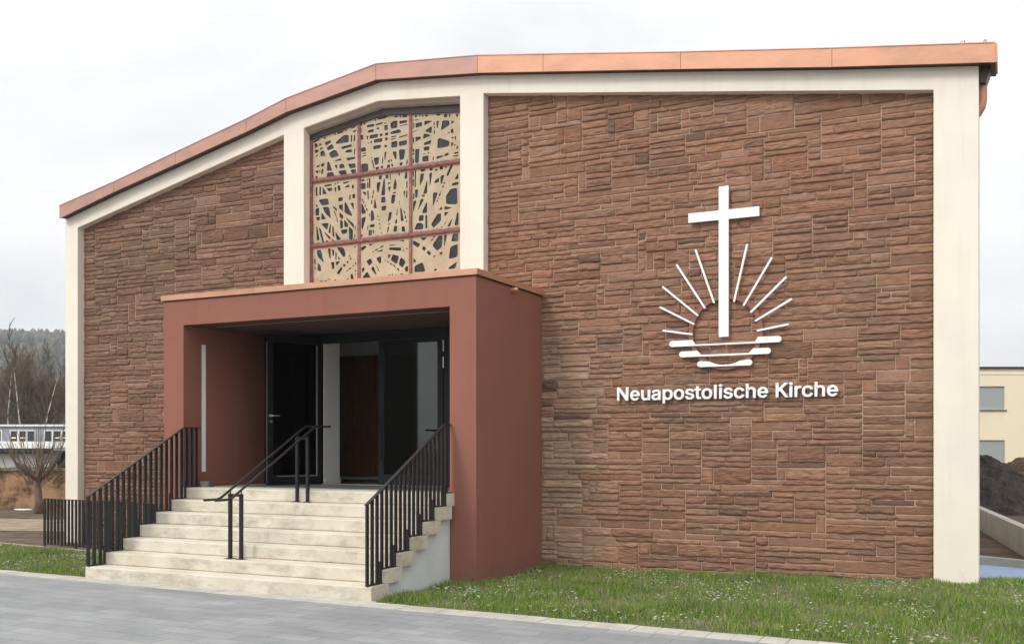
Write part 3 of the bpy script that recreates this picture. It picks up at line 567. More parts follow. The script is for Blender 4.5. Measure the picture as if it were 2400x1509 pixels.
# pierced concrete panels: openings traced panel by panel
TR = [
 (720, 280, 10.06, """110,525 290,455 305,475 115,570;380,425 430,425 450,455 400,460;175,575 235,570 245,650 180,675;280,575 320,570 345,600 285,630;298,690 350,650 365,680 310,730;175,730 240,715 275,755 190,810;195,860 245,830 240,870 205,875;305,775 385,725 440,860 318,880;420,545 545,495 560,550 438,620;460,665 590,580 635,680 485,735;510,800 620,730 680,730 750,860 560,915;635,335 675,320 665,360 640,375;715,310 860,258 865,290 710,360;895,245 930,235 930,270 905,280;1035,205 1140,155 1125,190 1045,220;1060,300 1145,245 1145,300;670,545 860,375 980,375 975,540 685,580;1030,375 1058,375 1055,525 1025,520;1100,375 1130,375 1128,515 1098,520;805,650 1045,590 1050,645 820,705;900,760 945,722 1050,708 1055,775 900,785;1110,700 1135,700 1118,838 1100,835;920,915 1130,885 1130,925 950,975;650,970 790,925 808,960 655,990;105,740 138,740 135,885 105,885;105,1010 132,1010 132,1125 105,1120;108,1165 135,1165 135,1190 108,1190;108,1210 135,1215 135,1275 112,1275;215,1105 290,1075 298,1115 218,1140;325,1065 410,1018 385,1110 325,1115;195,1215 255,1195 260,1285 195,1245;290,1175 310,1240 285,1265;345,1170 382,1172 355,1295 330,1290;195,1335 242,1350 240,1410 205,1410;475,1010 515,1005 590,1210 465,1215;470,1265 605,1245 645,1340 460,1370;645,1080 712,1075 695,1180;765,1065 855,1050 885,1140 755,1160;725,1225 900,1195 940,1285 795,1315;960,1055 1138,1040 1138,1140 1010,1160;1020,1195 1145,1172 1145,1265 1050,1275"""),
 (835, 260, 10.06, """105,310 145,320 130,360 108,355;170,295 208,285 205,330 175,325;100,410 122,410 125,515 100,515;105,575 155,570 165,680 108,682;250,345 415,305 420,370 255,398;440,190 465,195 462,240 445,240;510,165 640,130 750,125 690,175 510,215;455,320 615,272 620,300 460,355;475,405 545,395 535,430 485,438;275,470 412,430 408,500 278,520;315,580 515,545 505,625 318,665;555,550 612,535 618,590 556,605;245,595 272,592 280,672 255,672;415,700 435,675 612,645 610,730 415,755;330,715 372,720 355,772 332,765;265,755 298,755 290,785;400,835 580,800 570,880 405,912;110,885 210,860 238,945 115,970;150,1000 232,985 225,1010 155,1020;130,1070 250,1035 245,1055 135,1085;660,280 730,295 665,310;660,345 740,340 748,445 665,465;675,530 750,512 752,570 680,582;678,640 738,630 738,695 682,700;668,800 745,825 665,870;805,300 875,245 970,240 965,400 825,425 805,370;880,160 960,105 980,155;1025,105 1050,105 1050,160 1025,160;1090,100 1195,95 1195,150 1085,160;1015,245 1195,222 1198,275 1020,310;1015,360 1200,310 1205,325 1020,368;810,500 1005,435 1055,480 1045,515 810,555;820,610 940,585 935,605 822,632;820,665 930,640 925,655 825,690;1005,620 1200,555 1205,575 1010,640;825,740 965,708 968,850 828,870;1005,735 1190,692 1190,800 1008,832;855,965 945,962 950,1130 910,1140;1010,915 1155,912 1120,1145 1020,1160;665,990 712,955 680,1175 668,1170;615,1100 635,1110 628,1245 605,1240;755,1160 790,1155 785,1220 752,1220;808,1120 848,1190 820,1200;405,1125 542,1085 520,1250 445,1282;345,1100 378,1105 365,1130;358,1155 385,1160 430,1370 405,1360;118,1260 275,1245 282,1420 115,1450;455,1335 540,1320 520,1380 460,1395;580,1310 625,1290 628,1355 582,1362;725,1290 790,1255 795,1340 725,1348;825,1250 850,1248 875,1305 830,1315;1025,1225 1090,1215 1080,1285 1025,1290;1190,1150 1208,1150 1210,1255 1180,1260"""),
 (955, 255, 10.06, """175,160 220,150 215,210 180,205;280,150 302,150 300,190 280,190;345,150 370,150 370,195 345,195;410,185 430,145 465,148 485,190;685,135 770,130 768,162 688,165;862,130 940,122 935,200 862,202;980,120 1005,125 1000,190 975,190;1148,125 1190,122 1185,190 1150,190;132,265 150,265 150,290 132,290;178,262 280,255 185,280;135,335 158,335 155,475 135,470;190,350 340,318 348,405 195,455;400,290 590,290 395,400;135,540 245,500 140,560;405,530 575,412 568,580;615,320 640,325 640,395 620,395;620,425 645,430 640,460 620,455;620,505 638,505 648,590 625,595;680,290 738,292 710,460 692,455;825,280 980,285 995,385 785,518;1035,290 1088,290 1085,330 1032,360;945,585 980,545 995,575;1020,500 1075,470 1088,580 1025,570;365,715 385,585 560,630;125,680 152,680 150,812 128,810;185,670 300,662 318,705 190,785;390,810 562,738 545,825 395,865;385,910 515,885 510,980 390,990;380,1055 412,1055 400,1080 382,1078;465,1055 500,1025 520,1050 480,1060;725,690 985,765 985,885 695,942;1040,680 1070,660 1088,690 1060,712;1115,650 1142,645 1140,730 1118,730;1030,785 1085,815 1060,885 1030,890;1108,830 1138,850 1115,885;1175,870 1198,940 1145,945;1110,1030 1190,1018 1200,1050 1105,1070;1070,1115 1200,1090 1195,1115 1070,1132;130,950 155,950 155,1015 130,1010;130,1045 155,1045 155,1090 130,1090;125,1175 148,1180 150,1290 120,1290;180,960 280,948 262,1275 178,1280;350,1135 500,1105 492,1240 350,1252;610,1130 628,1135 615,1205 590,1212;685,1125 835,1105 840,1130 685,1190;870,1075 965,1040 968,1095 878,1125"""),
 (720, 420, 9.43, """100,185 130,185 128,322 102,322;185,185 220,182 230,370 188,375;270,175 302,170 305,355 265,358;340,190 350,190 435,325 340,335;370,140 540,110 535,140 400,170;420,210 545,192 550,250 490,275;605,95 635,90 630,118 608,118;662,80 690,75 690,100 665,100;605,185 638,178 635,278 612,278;668,145 718,135 742,240 680,258;790,75 920,52 920,70 795,108;812,185 925,115 930,180;990,130 1010,115 1042,190 988,218;250,460 455,430 482,560 320,585;340,620 480,615 522,870 400,760;190,550 240,600 200,615;185,655 262,635 260,800 182,808;190,845 278,830 272,908 210,912;318,740 415,880 310,895;108,725 135,735 135,815 112,815;690,415 788,398 782,480 690,495;930,350 958,350 955,455 930,458;1000,340 1060,328 1060,418 1000,428;700,575 785,560 785,710 705,640;825,530 855,512 1008,828 825,745;955,530 1022,520 1028,690;565,590 655,660 650,720 590,650;580,705 618,730 685,950 665,950 640,820;712,740 800,810 775,895 715,830;725,890 785,935 790,1080 730,1095;815,890 905,1000 900,1050 820,1062;850,840 1035,1000 1025,1090 905,930;1055,1030 1068,1035 1066,1140 1052,1130;735,1130 885,1102 880,1190 780,1215;920,1040 1012,1130 1005,1330 925,1335;1042,1205 1062,1230 1060,1300 1042,1305;305,985 478,965 435,1130;110,975 142,975 140,1045 112,1045;115,1080 142,1085 135,1190 115,1190;200,1040 220,1050 275,1350 208,1360;250,1070 300,1100 370,1400 335,1405;500,1000 522,1000 515,1200 470,1180;555,1040 582,1050 600,1300 555,1240;375,1160 515,1290 510,1350 400,1220;620,1160 750,1335 650,1350;110,1405 145,1405 143,1425 118,1428;215,1400 280,1412 225,1420;410,1350 480,1375 420,1388;545,1325 600,1360 550,1368"""),
 (835, 395, 8.876, """95,235 168,230 165,265 100,270;100,310 195,308 195,425 100,435;225,235 242,235 238,260 225,255;225,295 248,295 252,412 225,410;262,205 288,202 292,410 262,412;120,490 200,490 200,570;228,465 252,465 262,645 235,620;345,435 365,470 360,540 342,535;330,555 350,560 345,620 328,615;315,665 335,670 328,740 310,735;102,625 120,620 170,725 155,735;170,765 190,760 205,800 185,800;105,735 130,745 205,930 108,950;200,835 232,830 228,900 212,880;110,1030 205,1008 125,1290 105,1200;310,870 350,885 380,1060 300,1105;265,950 290,930 283,1020;388,620 428,832 358,820;470,155 535,150 525,230 470,225;435,295 512,280 460,505 440,495 422,380;572,210 592,215 602,550 515,565;525,600 600,585 608,705 515,715;525,795 622,775 612,870 530,880;605,145 668,132 665,205 618,218;695,125 715,125 712,250 700,250;648,300 728,290 670,335;662,395 718,375 685,500;808,200 842,330 828,430 768,430 780,330;755,498 825,490 820,515 758,518;740,552 818,545 790,720 730,730 722,680;870,100 910,95 895,172;1025,85 1058,80 1060,210 1000,215;1040,270 1063,265 1062,410 1040,410;978,480 1015,460 1008,610;1040,460 1063,460 1062,615 1035,612;885,675 905,680 900,700;888,725 908,730 900,750;685,915 738,902 720,1050 650,1115;655,1165 715,1130 690,1170;655,1215 682,1205 662,1330 642,1325;850,850 860,860 850,970 830,985;815,1080 850,1045 845,1140 802,1142;785,1205 848,1192 842,1312 770,1315;912,825 935,822 988,1080 930,1105;980,880 1000,880 1018,950 1000,945;1005,985 1030,980 1042,1045 1015,1045;1030,1090 1055,1085 1055,1115 1035,1115;945,1215 1005,1200 1018,1320 945,1305;435,970 462,1000 445,1010;455,1060 485,1055 480,1085;472,1140 500,1140 500,1172 480,1168;485,1210 498,1215 500,1265 488,1262;505,1340 530,1328 525,1355;285,1175 378,1155 372,1220 280,1225;232,1190 250,1190 245,1280 230,1280;262,1285 325,1278 320,1390 258,1400;348,1280 372,1280 370,1350 345,1350;100,1370 128,1380 130,1415 100,1420"""),
 (955, 380, 8.876, """108,190 130,195 128,310 108,310;108,360 130,355 128,500 108,495;152,175 178,175 168,530 148,530;265,155 375,145 360,185 285,205;270,250 345,238 325,355 265,480 255,470;465,135 525,120 520,178 465,180;455,235 515,220 470,485 460,480;570,150 625,145 620,180 575,185;670,90 740,82 735,155 672,160;785,85 815,78 812,125 788,128;895,55 950,50 840,300 810,270;565,395 655,322 655,420 565,440;685,295 768,262 715,450 692,455;745,445 760,410 782,430 770,455;718,530 735,490 760,495 735,535;680,605 708,605 690,625;648,700 680,635 692,650 668,715;620,740 655,750 640,765;600,820 612,790 635,795 620,830;1055,225 1058,355 980,362;915,495 945,435 1062,415 1060,470;885,580 925,555 1030,542 1038,850 1005,880 805,875 800,710;770,920 930,950 770,998;655,1000 685,945 720,940 725,985;770,1045 855,1040 770,1135;530,640 632,635 540,900 528,895;155,575 218,572 205,735 162,735;118,660 140,655 140,765 120,775;400,390 412,400 408,650 325,670;300,685 360,690 355,722 298,722;275,770 345,768 210,1025;118,810 188,805 125,1028 115,1020;405,815 408,1058 295,1060;245,1115 335,1105 330,1220 230,1228;375,1105 408,1100 412,1375 372,1385;195,1275 270,1265 328,1300 325,1400 140,1405;620,1085 695,1065 695,1220 540,1370 490,1300;760,1300 825,1210 770,1310;700,1345 730,1335 722,1358 695,1362;940,1155 885,1335 825,1340;1035,1045 1062,1060 1060,1310 975,1318"""),
 (720, 565, 13.716, """155,305 190,320 195,345 170,345;315,300 440,285 535,710 350,510 320,430;225,580 265,580 265,740 230,740;155,705 185,705 180,880 155,880;235,830 265,835 265,925 235,925;345,705 430,790 445,970 325,945;160,960 200,960 198,1075 165,1075;165,1190 210,1215 210,1335 170,1335;300,1225 340,1225 325,1250;395,1285 495,1280 490,1325 410,1320;550,1265 690,1300 560,1322;640,1215 745,1220 735,1248;870,1245 905,1230 915,1265 885,1275;665,245 750,242 750,610 700,500;800,245 870,320 850,485 810,480;905,370 945,385 940,600 905,600;995,480 1060,590 1000,598;945,210 1110,198 1190,260 1225,400 1215,490 1165,520;765,685 865,678 875,850 810,930;920,665 1060,650 935,800;1090,835 1135,885 1010,1080 945,1030;1145,780 1185,730 1235,780 1190,832;1275,650 1310,635 1320,700 1280,705;1360,550 1395,530 1425,590 1390,605;1330,495 1360,455 1385,460 1355,505;1450,775 1480,775 1500,820 1475,830;1335,890 1395,845 1410,870 1380,915 1345,920;1255,975 1310,920 1325,935 1280,980;1540,690 1575,690 1572,760 1548,750;1525,940 1572,925 1572,965 1535,968;1525,1030 1568,1060 1560,1085;1390,1095 1445,1040 1500,1220 1400,1225;1265,1230 1315,1190 1330,1220 1310,1245;1510,180 1560,155 1555,200 1520,210"""),
 (835, 555, 13.716, """155,350 285,278 318,350 160,465;400,240 555,230 425,290;595,430 700,372 710,395 605,460;745,340 870,278 880,305 765,365;520,475 550,455 570,485 540,505;645,495 850,400 835,460;1065,262 1250,255 1245,275 1075,290;1055,345 1430,350 1440,385 1430,450 1050,420;1390,122 1535,110 1525,150;1490,415 1590,490 1495,450;1560,350 1660,385 1650,410;320,780 465,695 515,820 415,935;640,690 790,620 800,830 740,865;470,1025 545,940 650,1200 620,1215;605,860 755,1110 735,1130;170,1045 225,980 275,1045 195,1165;345,1115 455,1295 440,1310 185,1330;1025,575 1110,570 1055,690 1020,685;1170,570 1370,625 1300,880 1105,745;1450,660 1590,805 1485,990 1365,890 1400,740;910,745 955,750 945,770;980,795 1000,780 1045,815 1025,835;1070,850 1090,835 1150,880 1130,910;1175,900 1220,900 1265,1005 1190,935;1305,1030 1335,1000 1380,1070 1355,1100;1560,985 1660,935 1660,1110 1580,1118;1020,1245 1090,1205 1095,1235;1140,1195 1180,1195 1175,1235 1150,1235;1235,1205 1290,1215 1245,1230;1410,1185 1495,1185 1480,1210 1425,1210"""),
 (955, 535, 13.716, """415,312 630,298 515,400;180,390 415,515 335,620 180,520;460,650 520,575 598,640 540,740;620,785 665,715 760,805 700,875;820,905 895,870 905,890 830,925;195,965 285,1065 195,1130;235,1215 485,1095 580,1390 240,1410 220,1380;845,1340 925,1290 935,1355 855,1365;810,285 835,260 915,255 875,290;775,345 845,340 765,430;1010,240 1125,238 1105,600 945,725 800,550;1180,215 1270,212 1185,580 1175,560;1025,795 1130,750 1090,855 1065,855;1460,185 1630,175 1625,415 1430,425 1410,395;1380,605 1610,505 1610,915 1325,990;1310,1280 1590,1075 1530,1290 1330,1310"""),
]
def chaikin(P, t=0.16):
    o = []
    for i in range(len(P)):
        a, b = P[i], P[(i + 1) % len(P)]
        o.append((a[0] + (b[0] - a[0]) * t, a[1] + (b[1] - a[1]) * t)); o.append((a[0] + (b[0] - a[0]) * (1 - t), a[1] + (b[1] - a[1]) * (1 - t)))
    return o
def grow(P, d):
    n = len(P); sg_ = 1 if sum(P[i][0] * P[(i + 1) % n][1] - P[(i + 1) % n][0] * P[i][1] for i in range(n)) > 0 else -1; o = []
    for i in range(n):
        a, b = Vector(P[i - 1]), Vector(P[(i + 1) % n]); t = (b - a)
        if t.length < 1e-6: o.append(P[i]); continue
        t.normalize(); o.append((P[i][0] + t.y * d * sg_, P[i][1] - t.x * d * sg_))
    return o
TY = GY + 0.018                              # face of the pierced panels
colx = [(xlw + .045, xv1 - .025), (xv1 + .025, xv2 - .025), (xv2 + .025, xrw - .002)]
for pi, (ox, oy, s, txt) in enumerate(TR):
    r, c = divmod(pi, 3); xa, xb = colx[c]
    zlo = (lambda x: zh(h1a, h1b, x) + .03, lambda x: zh(h2a, h2b, x) + .03, lambda x: wz)[r]
    zhi = (lambda x: hd(x), lambda x: zh(h1a, h1b, x) - .028, lambda x: zh(h2a, h2b, x) - .028)[r]
    outer = [(xa, zlo(xa)), (xb, zlo(xb)), (xb, zhi(xb))] + ([(xap, zhi(xap))] if r == 0 and xa < xap < xb else []) + [(xa, zhi(xa))]
    holes = []
    for poly in txt.split(';'):
        P = []
        for q in poly.split():
            a, b = q.split(','); v = onY(ox + float(a) / s, oy + float(b) / s, TY)
            x = min(max(v.x, xa + .008), xb - .008); z = min(max(v.z, zlo(x) + .008), zhi(x) - .008); P.append((x, z))
        ar = abs(sum(P[i][0] * P[(i + 1) % len(P)][1] - P[(i + 1) % len(P)][0] * P[i][1] for i in range(len(P)))) / 2
        if ar > 6e-5: holes.append(grow(chaikin(P, .12), .0022))
    o = fill2d('tracery_panel', outer, holes, 0.014, M['tracery'], window, y=TY + 0.0075)
    me = o.data; at = me.attributes.new('sill_dirt', 'FLOAT', 'POINT')
    at.data.foreach_set('value', [max(0, 1 - (v.co.z - zlo(v.co.x)) / 0.10) if r < 2 else 0.0 for v in me.vertices])
gl = MB()
for c in range(3):
    xa, xb = colx[c]
    gl.box(xa, xb, TY + .017, TY + .03, wz, hd(xap) + .02)
gl.build('glass', M['stained'], window)

# ---- entrance porch
PY = 11.595; PX0, PX1, OX0, OX1 = -11.66, -6.235, -11.26, -6.63; PZ, OZ = 3.985, 3.60
porch = MB().prismY([(PX0, -1.6), (OX0, -1.6), (OX0, OZ), (OX1, OZ), (OX1, -0.3), (PX1, -0.3), (PX1, PZ), (PX0, PZ)], PY, WY - 0.005).build('porch', M['red'], CH, bevel=0.005)
cp = MB()
e = 0.03
cp.box(PX0 - e, PX1 + e, PY - e, PY - e + .006, PZ + .004, PZ + .082); cp.box(PX1 + e - .006, PX1 + e, PY - e + .0065, WY - .005, PZ + .004, PZ + .082)
cp.box(PX0 - e, PX0 - e + .006, PY - e + .0065, WY - .005, PZ + .004, PZ + .082)
cp.box(PX0 - e + .007, PX1 + e - .007, PY - e + .007, WY - .004, PZ + .04, PZ + .079)
for sx in (-9.9, -8.1): cp.box(sx, sx + .006, PY - e - .004, PY - e - .001, PZ + .002, PZ + .084)
cp.build('coping', M['copper'], porch)
MB().box(PX0 - .01, PX1 + .012, PY - .012, WY - .006, PZ - .012, PZ + .038).build('drip_shadow', M['black_trim'], porch)  # black strip standing in for the shadow under the coping
sp = onX(1197, 680, PX1)
q = MB().tube([(PX1 - .02, sp.y, sp.z), (PX1 + .11, sp.y, sp.z - .002)], 0.033, 14, cap=False).tube([(PX1 + .108, sp.y, sp.z - .002), (PX1 - .02, sp.y, sp.z)], 0.029, 14, cap=True)
q.build('water_spout', M['copper'], porch, fix=False, smooth=True)
ls = MB().box(OX0 + .0015, OX0 + .006, 11.98, 12.065, EYE - .37, EYE + 1.594); ls.build('wall_light_strip', M['light_strip'], porch)
MB().box(OX0 + .3, OX1 - .02, 11.975, 11.995, OZ - .004, OZ - .0015).build('ceiling_joint', M['seal'], porch)

M['ceiling'] = plain('shade_brown_ceiling', (0.085, 0.042, 0.034), 0.8, var=.06)  # ceiling panel coloured darker than the walls to deepen the porch shade
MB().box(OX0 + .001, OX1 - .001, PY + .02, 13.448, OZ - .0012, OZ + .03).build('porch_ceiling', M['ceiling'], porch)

# ---- landing, vestibule and doors
DY = 13.45; LZ = 1.155
MB().box(OX0 + .002, OX1 - .002, 11.86, DY + .05, LZ - .2, LZ - .004).build('landing_floor', M['conc'], porch)
mats = MB().box(OX0 + .5, OX1 - .4, 12.2, DY - .05, LZ - .003, LZ + .004).build('door_mat', M['floor_in'], porch)
fr = MB()
def fx(x0, x1, z0, z1, y0=DY, y1=DY + .07): fr.box(x0, x1, y0, y1, z0, z1)
HX, MX_, RX = -10.10, -8.97, -7.80
fx(OX0 + .001, OX1 - .001, EYE + 1.69, OZ - .001); fx(OX0 + .001, OX0 + .07, LZ, EYE + 1.689); fx(HX - .07, HX, LZ, EYE + 1.689)
fx(RX + .002, RX + .10, LZ, EYE + 1.689); fx(OX1 - .07, OX1 - .001, LZ, EYE + 1.689)
fx(OX0 + .0705, HX - .0705, LZ, LZ + .12); fx(RX + .1005, OX1 - .0705, LZ, LZ + .12)
frame = fr.build('door_frame', M['alu_dark'], CH, bevel=0.003)
MB().box(OX0 + .0705, HX - .0705, DY + .03, DY + .04, LZ + .12, EYE + 1.689).build('side_glass', M['glass_black'], frame)
MB().box(RX + .1005, OX1 - .0705, DY + .03, DY + .04, LZ + .12, EYE + 1.689).build('side_glass', M['glass_black'], frame)
MB().box(HX + .002, RX, DY + .01, DY + .06, LZ - .003, LZ + .012).build('threshold', M['chrome'], frame)
# closed leaf
cl = MB()
gx0, gx1, gz0, gz1 = -8.877, -7.90, EYE - .423, EYE + 1.639
cl.box(MX_, gx0, DY - .012, DY + .055, LZ + .014, EYE + 1.685); cl.box(gx1, RX, DY - .012, DY + .055, LZ + .014, EYE + 1.685)
cl.box(gx0, gx1, DY - .012, DY + .055, LZ + .014, gz0); cl.box(gx0, gx1, DY - .012, DY + .055, gz1, EYE + 1.685)
leaf = cl.build('door_leaf', M['alu_dark'], CH, bevel=0.002)
MB().box(gx0 + .001, gx1 - .001, DY + .012, DY + .018, gz0 + .001, gz1 - .001).build('glass', M['glass'], leaf)
for py0, py1 in ((797, 823), (836, 862), (1092, 1118)):
    a, b = onY(1037, py0, DY - .02), onY(1037, py1, DY - .02)
    MB().tube([(RX + .012, DY - .022, a.z), (RX + .012, DY - .022, b.z)], 0.011, 10).build('hinge', M['chrome'], leaf)
MB().box(MX_ + .03, MX_ + .05, DY - .055, DY - .045, EYE - .2, EYE + .5).box(MX_ + .035, MX_ + .045, DY - .047, DY - .011, EYE - .15, EYE - .13).box(MX_ + .035, MX_ + .045, DY - .047, DY - .011, EYE + .43, EYE + .45).build('pull_handle', M['alu_dark'], leaf)
# leaf standing open towards the stairs (own frame of reference: x along the leaf, y through it)
LW = 0.97; fe = Vector((-10.415, 12.60)); hg = Vector((-10.11, 13.44)); dv = (fe - hg).normalized()
ang = math.atan2(dv.y, dv.x)
ol = MB(); z0, z1 = LZ + .014, EYE + 1.775
ol.box(0, .085, -.035, .035, z0, z1).box(LW - .095, LW, -.035, .035, z0, z1).box(.085, LW - .095, -.035, .035, z0, z0 + .15).box(.085, LW - .095, -.035, .035, z1 - .11, z1)
olo = ol.build('door_leaf', M['alu_dark'], CH, bevel=0.002); olo['label'] = 'black door leaf standing open towards the stairs'
olo.location = (hg.x, hg.y, 0); olo.rotation_euler = (0, 0, ang)
MB().box(.086, LW - .096, -.008, .008, z0 + .151, z1 - .111).build('glass', M['glass_black'], olo)
MB().box(.075, .088, .036, .042, z0 + .13, z1 - .13).box(.088, LW - .16, .036, .040, z0 + .130, z0 + .140).build('seal_strip', M['seal'], olo)
MB().box(LW + .001, LW + .004, -.010, .012, z0 + .03, z1 - .12).build('lock_strip', M['chrome'], olo)
hh = MB(); hz = EYE + .50
hh.tube([(LW - .045, .036, hz), (LW - .045, .085, hz), (LW - .06, .095, hz), (LW - .17, .095, hz)], 0.011, 10)
hh.tube([(LW - .045, .036, hz), (LW - .045, .044, hz)], 0.027, 14); hh.tube([(LW - .045, .036, hz - .09), (LW - .045, .062, hz - .09)], 0.022, 14)
hh.build('handle', M['chrome'], olo, smooth=False)
# vestibule seen through the open half
vb = MB()
vx0, vx1, vy0, vy1, vz1 = -12.7, -7.2, DY + .075, 16.0, 3.75
vb.add([(vx0, vy0, LZ), (vx0, vy1, LZ), (vx0, vy1, vz1), (vx0, vy0, vz1), (vx1, vy0, LZ), (vx1, vy1, LZ), (vx1, vy1, vz1), (vx1, vy0, vz1)],
       [(0, 1, 2, 3), (4, 7, 6, 5), (3, 2, 6, 7), (1, 5, 6, 2)])
vb.box(HX - .9, HX + .012, DY + .08, DY + .50, LZ + .001, 3.74)
vb.build('vestibule_wall', M['inner_wall'], CH, fix=False)
MB().box(HX + .013, HX + .030, DY + .08, DY + .515, LZ + .002, LZ + .09).box(HX - .9, HX + .030, DY + .5005, DY + .52, LZ + .002, LZ + .09).build('skirting', M['white_paint'], CH)
MB().add([(vx0, DY + .05, LZ - .001), (vx1, DY + .05, LZ - .001), (vx1, vy1, LZ - .001), (vx0, vy1, LZ - .001)], [(0, 1, 2, 3)]).build('vestibule_floor', M['floor_in'], CH)
wd = MB()
for i in range(11):
    x0 = vx0 + .02 + i * .49; wd.box(x0, x0 + .482, vy1 - .06, vy1 - .01, LZ + .06, LZ + 2.33)
wd.build('wood_panelling', M['oak'], CH, bevel=0.004)
# solid body of the nave behind the facade
bd = MB()
bd.box(-15.0, -14.8, FY + .36, 35.5, -0.3, zt(-14.9) - .10); bd.box(-1.5, -1.3, FY + .36, 35.5, -0.3, zt(-1.4) - .10); bd.box(-14.8, -1.5, 35.3, 35.5, -.3, 5.9)
bd.build('nave_wall', M['cream'], CH)
MB().prismY([(-14.79, -1.6), (-11.3, -1.6), (-11.3, 5.3), (-14.79, 4.9)], FY + .352, FY + .40).prismY([(-7.15, -.3), (-1.51, -.3), (-1.51, 5.6), (-7.15, 5.7)], FY + .352, FY + .40).prismY([(-11.3, 3.9), (-7.15, 3.9), (-7.15, 5.7), (-11.3, 5.3)], FY + .352, FY + .40).build('backing_wall', M['conc'], CH)
# gutter outlet and pipe at the right corner
gx = lambda px, py: onY(px, py, FY + .12)
a, b, c, d = gx(2296, 150), gx(2328, 148), gx(2311, 196), gx(2296, 196)
MB().prismY([(a.x, a.z + .01), (b.x, b.z + .01), (c.x, c.z), (d.x, d.z)], FY + .06, FY + .34).build('gutter_outlet', M['soffit'], CH)
_pl = lambda px, py: onY(px, py, FY + .22) + Vector((0, .0, 0))
MB().tube([_pl(2303, 192), _pl(2303, 205), _pl(2303, 236), _pl(2300, 252), _pl(2292, 266), _pl(2276, 276)], 0.052, 16).build('downpipe', M['copper'], CH, smooth=True)
# basement stairwell beside the stairs
sw = MB()
sw.add([(-15.1, 12.5, -1.6), (-11.66, 12.5, -1.6), (-11.66, 13.66, -1.6), (-15.1, 13.66, -1.6), (-15.1, 12.5, -.03), (-11.66, 12.5, -.03), (-15.1, 13.66, -.03)], [(0, 1, 2, 3), (0, 4, 5, 1), (0, 3, 6, 4)])
sw.build('stairwell_wall', M['whitewash'], CH, fix=False)
MB().tube([(-15.3, 13.3, .55), (-14.2, 13.3, .05), (-13.4, 13.3, -.35)], 0.02, 8).tube([(-15.3, 13.3, .55), (-15.3, 13.3, -.03)], .018, 8).build('stairwell_handrail', M['steel'], CH)
local(church)

# ================================================================== STAIRS
SX0, SX1, SY0 = -11.13, -6.556, 9.67
stairs = thing('entrance_stairs', ((SX0 + SX1) / 2, SY0, 0), 'cream stone stairs of seven stained steps leading up to the porch', 'stairs')
RS, TD = 0.165, 0.30
for k in range(7):
    y0 = SY0 + TD * k; y1 = y0 + .36 if k < 6 else PY - .004
    z0, z1 = RS * k + (0 if k else -0.15), RS * (k + 1)
    # front edge subdivided so that arrises can wander a little
    nx = 46; vs = []; fs = []
    prof = [(y1, z0 + .001), (y0 + .012, z0 + .001), (y0, z0 + .012), (y0 - .0, z1 - .016), (y0 + .005, z1 - .005), (y0 + .016, z1), (y1, z1)]
    if k == 6: pass
    n = len(prof)
    for i in range(nx + 1):
        x = SX0 + (SX1 - SX0) * i / nx
        x += 0.0
        for j, (y, z) in enumerate(prof):
            wv = 0.010 * (mnoise.noise(Vector((x * 1.7, k * 3.1, 0))) ) + 0.006 * mnoise.noise(Vector((x * 7, k * 5.3, 2)))
            ch = max(0, mnoise.noise(Vector((x * 5, k * 9.1, 7))) - .25) * .03 if j in (3, 4) else 0
            vs.append((x, y + (wv + ch if 0 < j < 6 else 0), z - (ch * .6 if j in (4, 5) else 0) - (0.002 * mnoise.noise(Vector((x * 2, k, 5))) if j > 2 else 0)))
    for i in range(nx):
        for j in range(n):
            a, b = i * n + j, i * n + (j + 1) % n
            fs.append((a, b, b + n, a + n))
    fs += [tuple(range(n)), tuple(range(nx * n + n - 1, nx * n - 1, -1))]
    mb = MB().add(vs, fs); mb.build('step', M['step'], stairs)
MB().box(OX0 + .003, OX1 - .003, PY - .003, 11.858, RS * 6, LZ).build('landing_edge', M['step'], stairs, bevel=.004)
pr = [(SY0 + .10, -.15)]
for k in range(1, 7): pr += [(SY0 + .06 + TD * k - .03, RS * k - .003 - RS if k == 1 else RS * (k - 1) - .003), (SY0 + .06 + TD * k - .03, RS * k - .003)]
pr = [(SY0 + .12, -.15), (SY0 + .12, -.003)]
for k in range(1, 7): pr += [(SY0 + TD * k + .02, RS * (k - 1) - .003 if k > 1 else -.003), (SY0 + TD * k + .02, RS * k - .003)]
pr += [(PY - .004, RS * 6 - .003), (PY - .004, -.15)]
# remove the doubled first point
cl_ = [pr[0]]
for p in pr[1:]:
    if abs(p[0] - cl_[-1][0]) + abs(p[1] - cl_[-1][1]) > 1e-4: cl_.append(p)
MB().prismX(cl_, SX0 + .07, SX1 - .07).build('side_wall', M['whitewash'], stairs)
local(stairs)

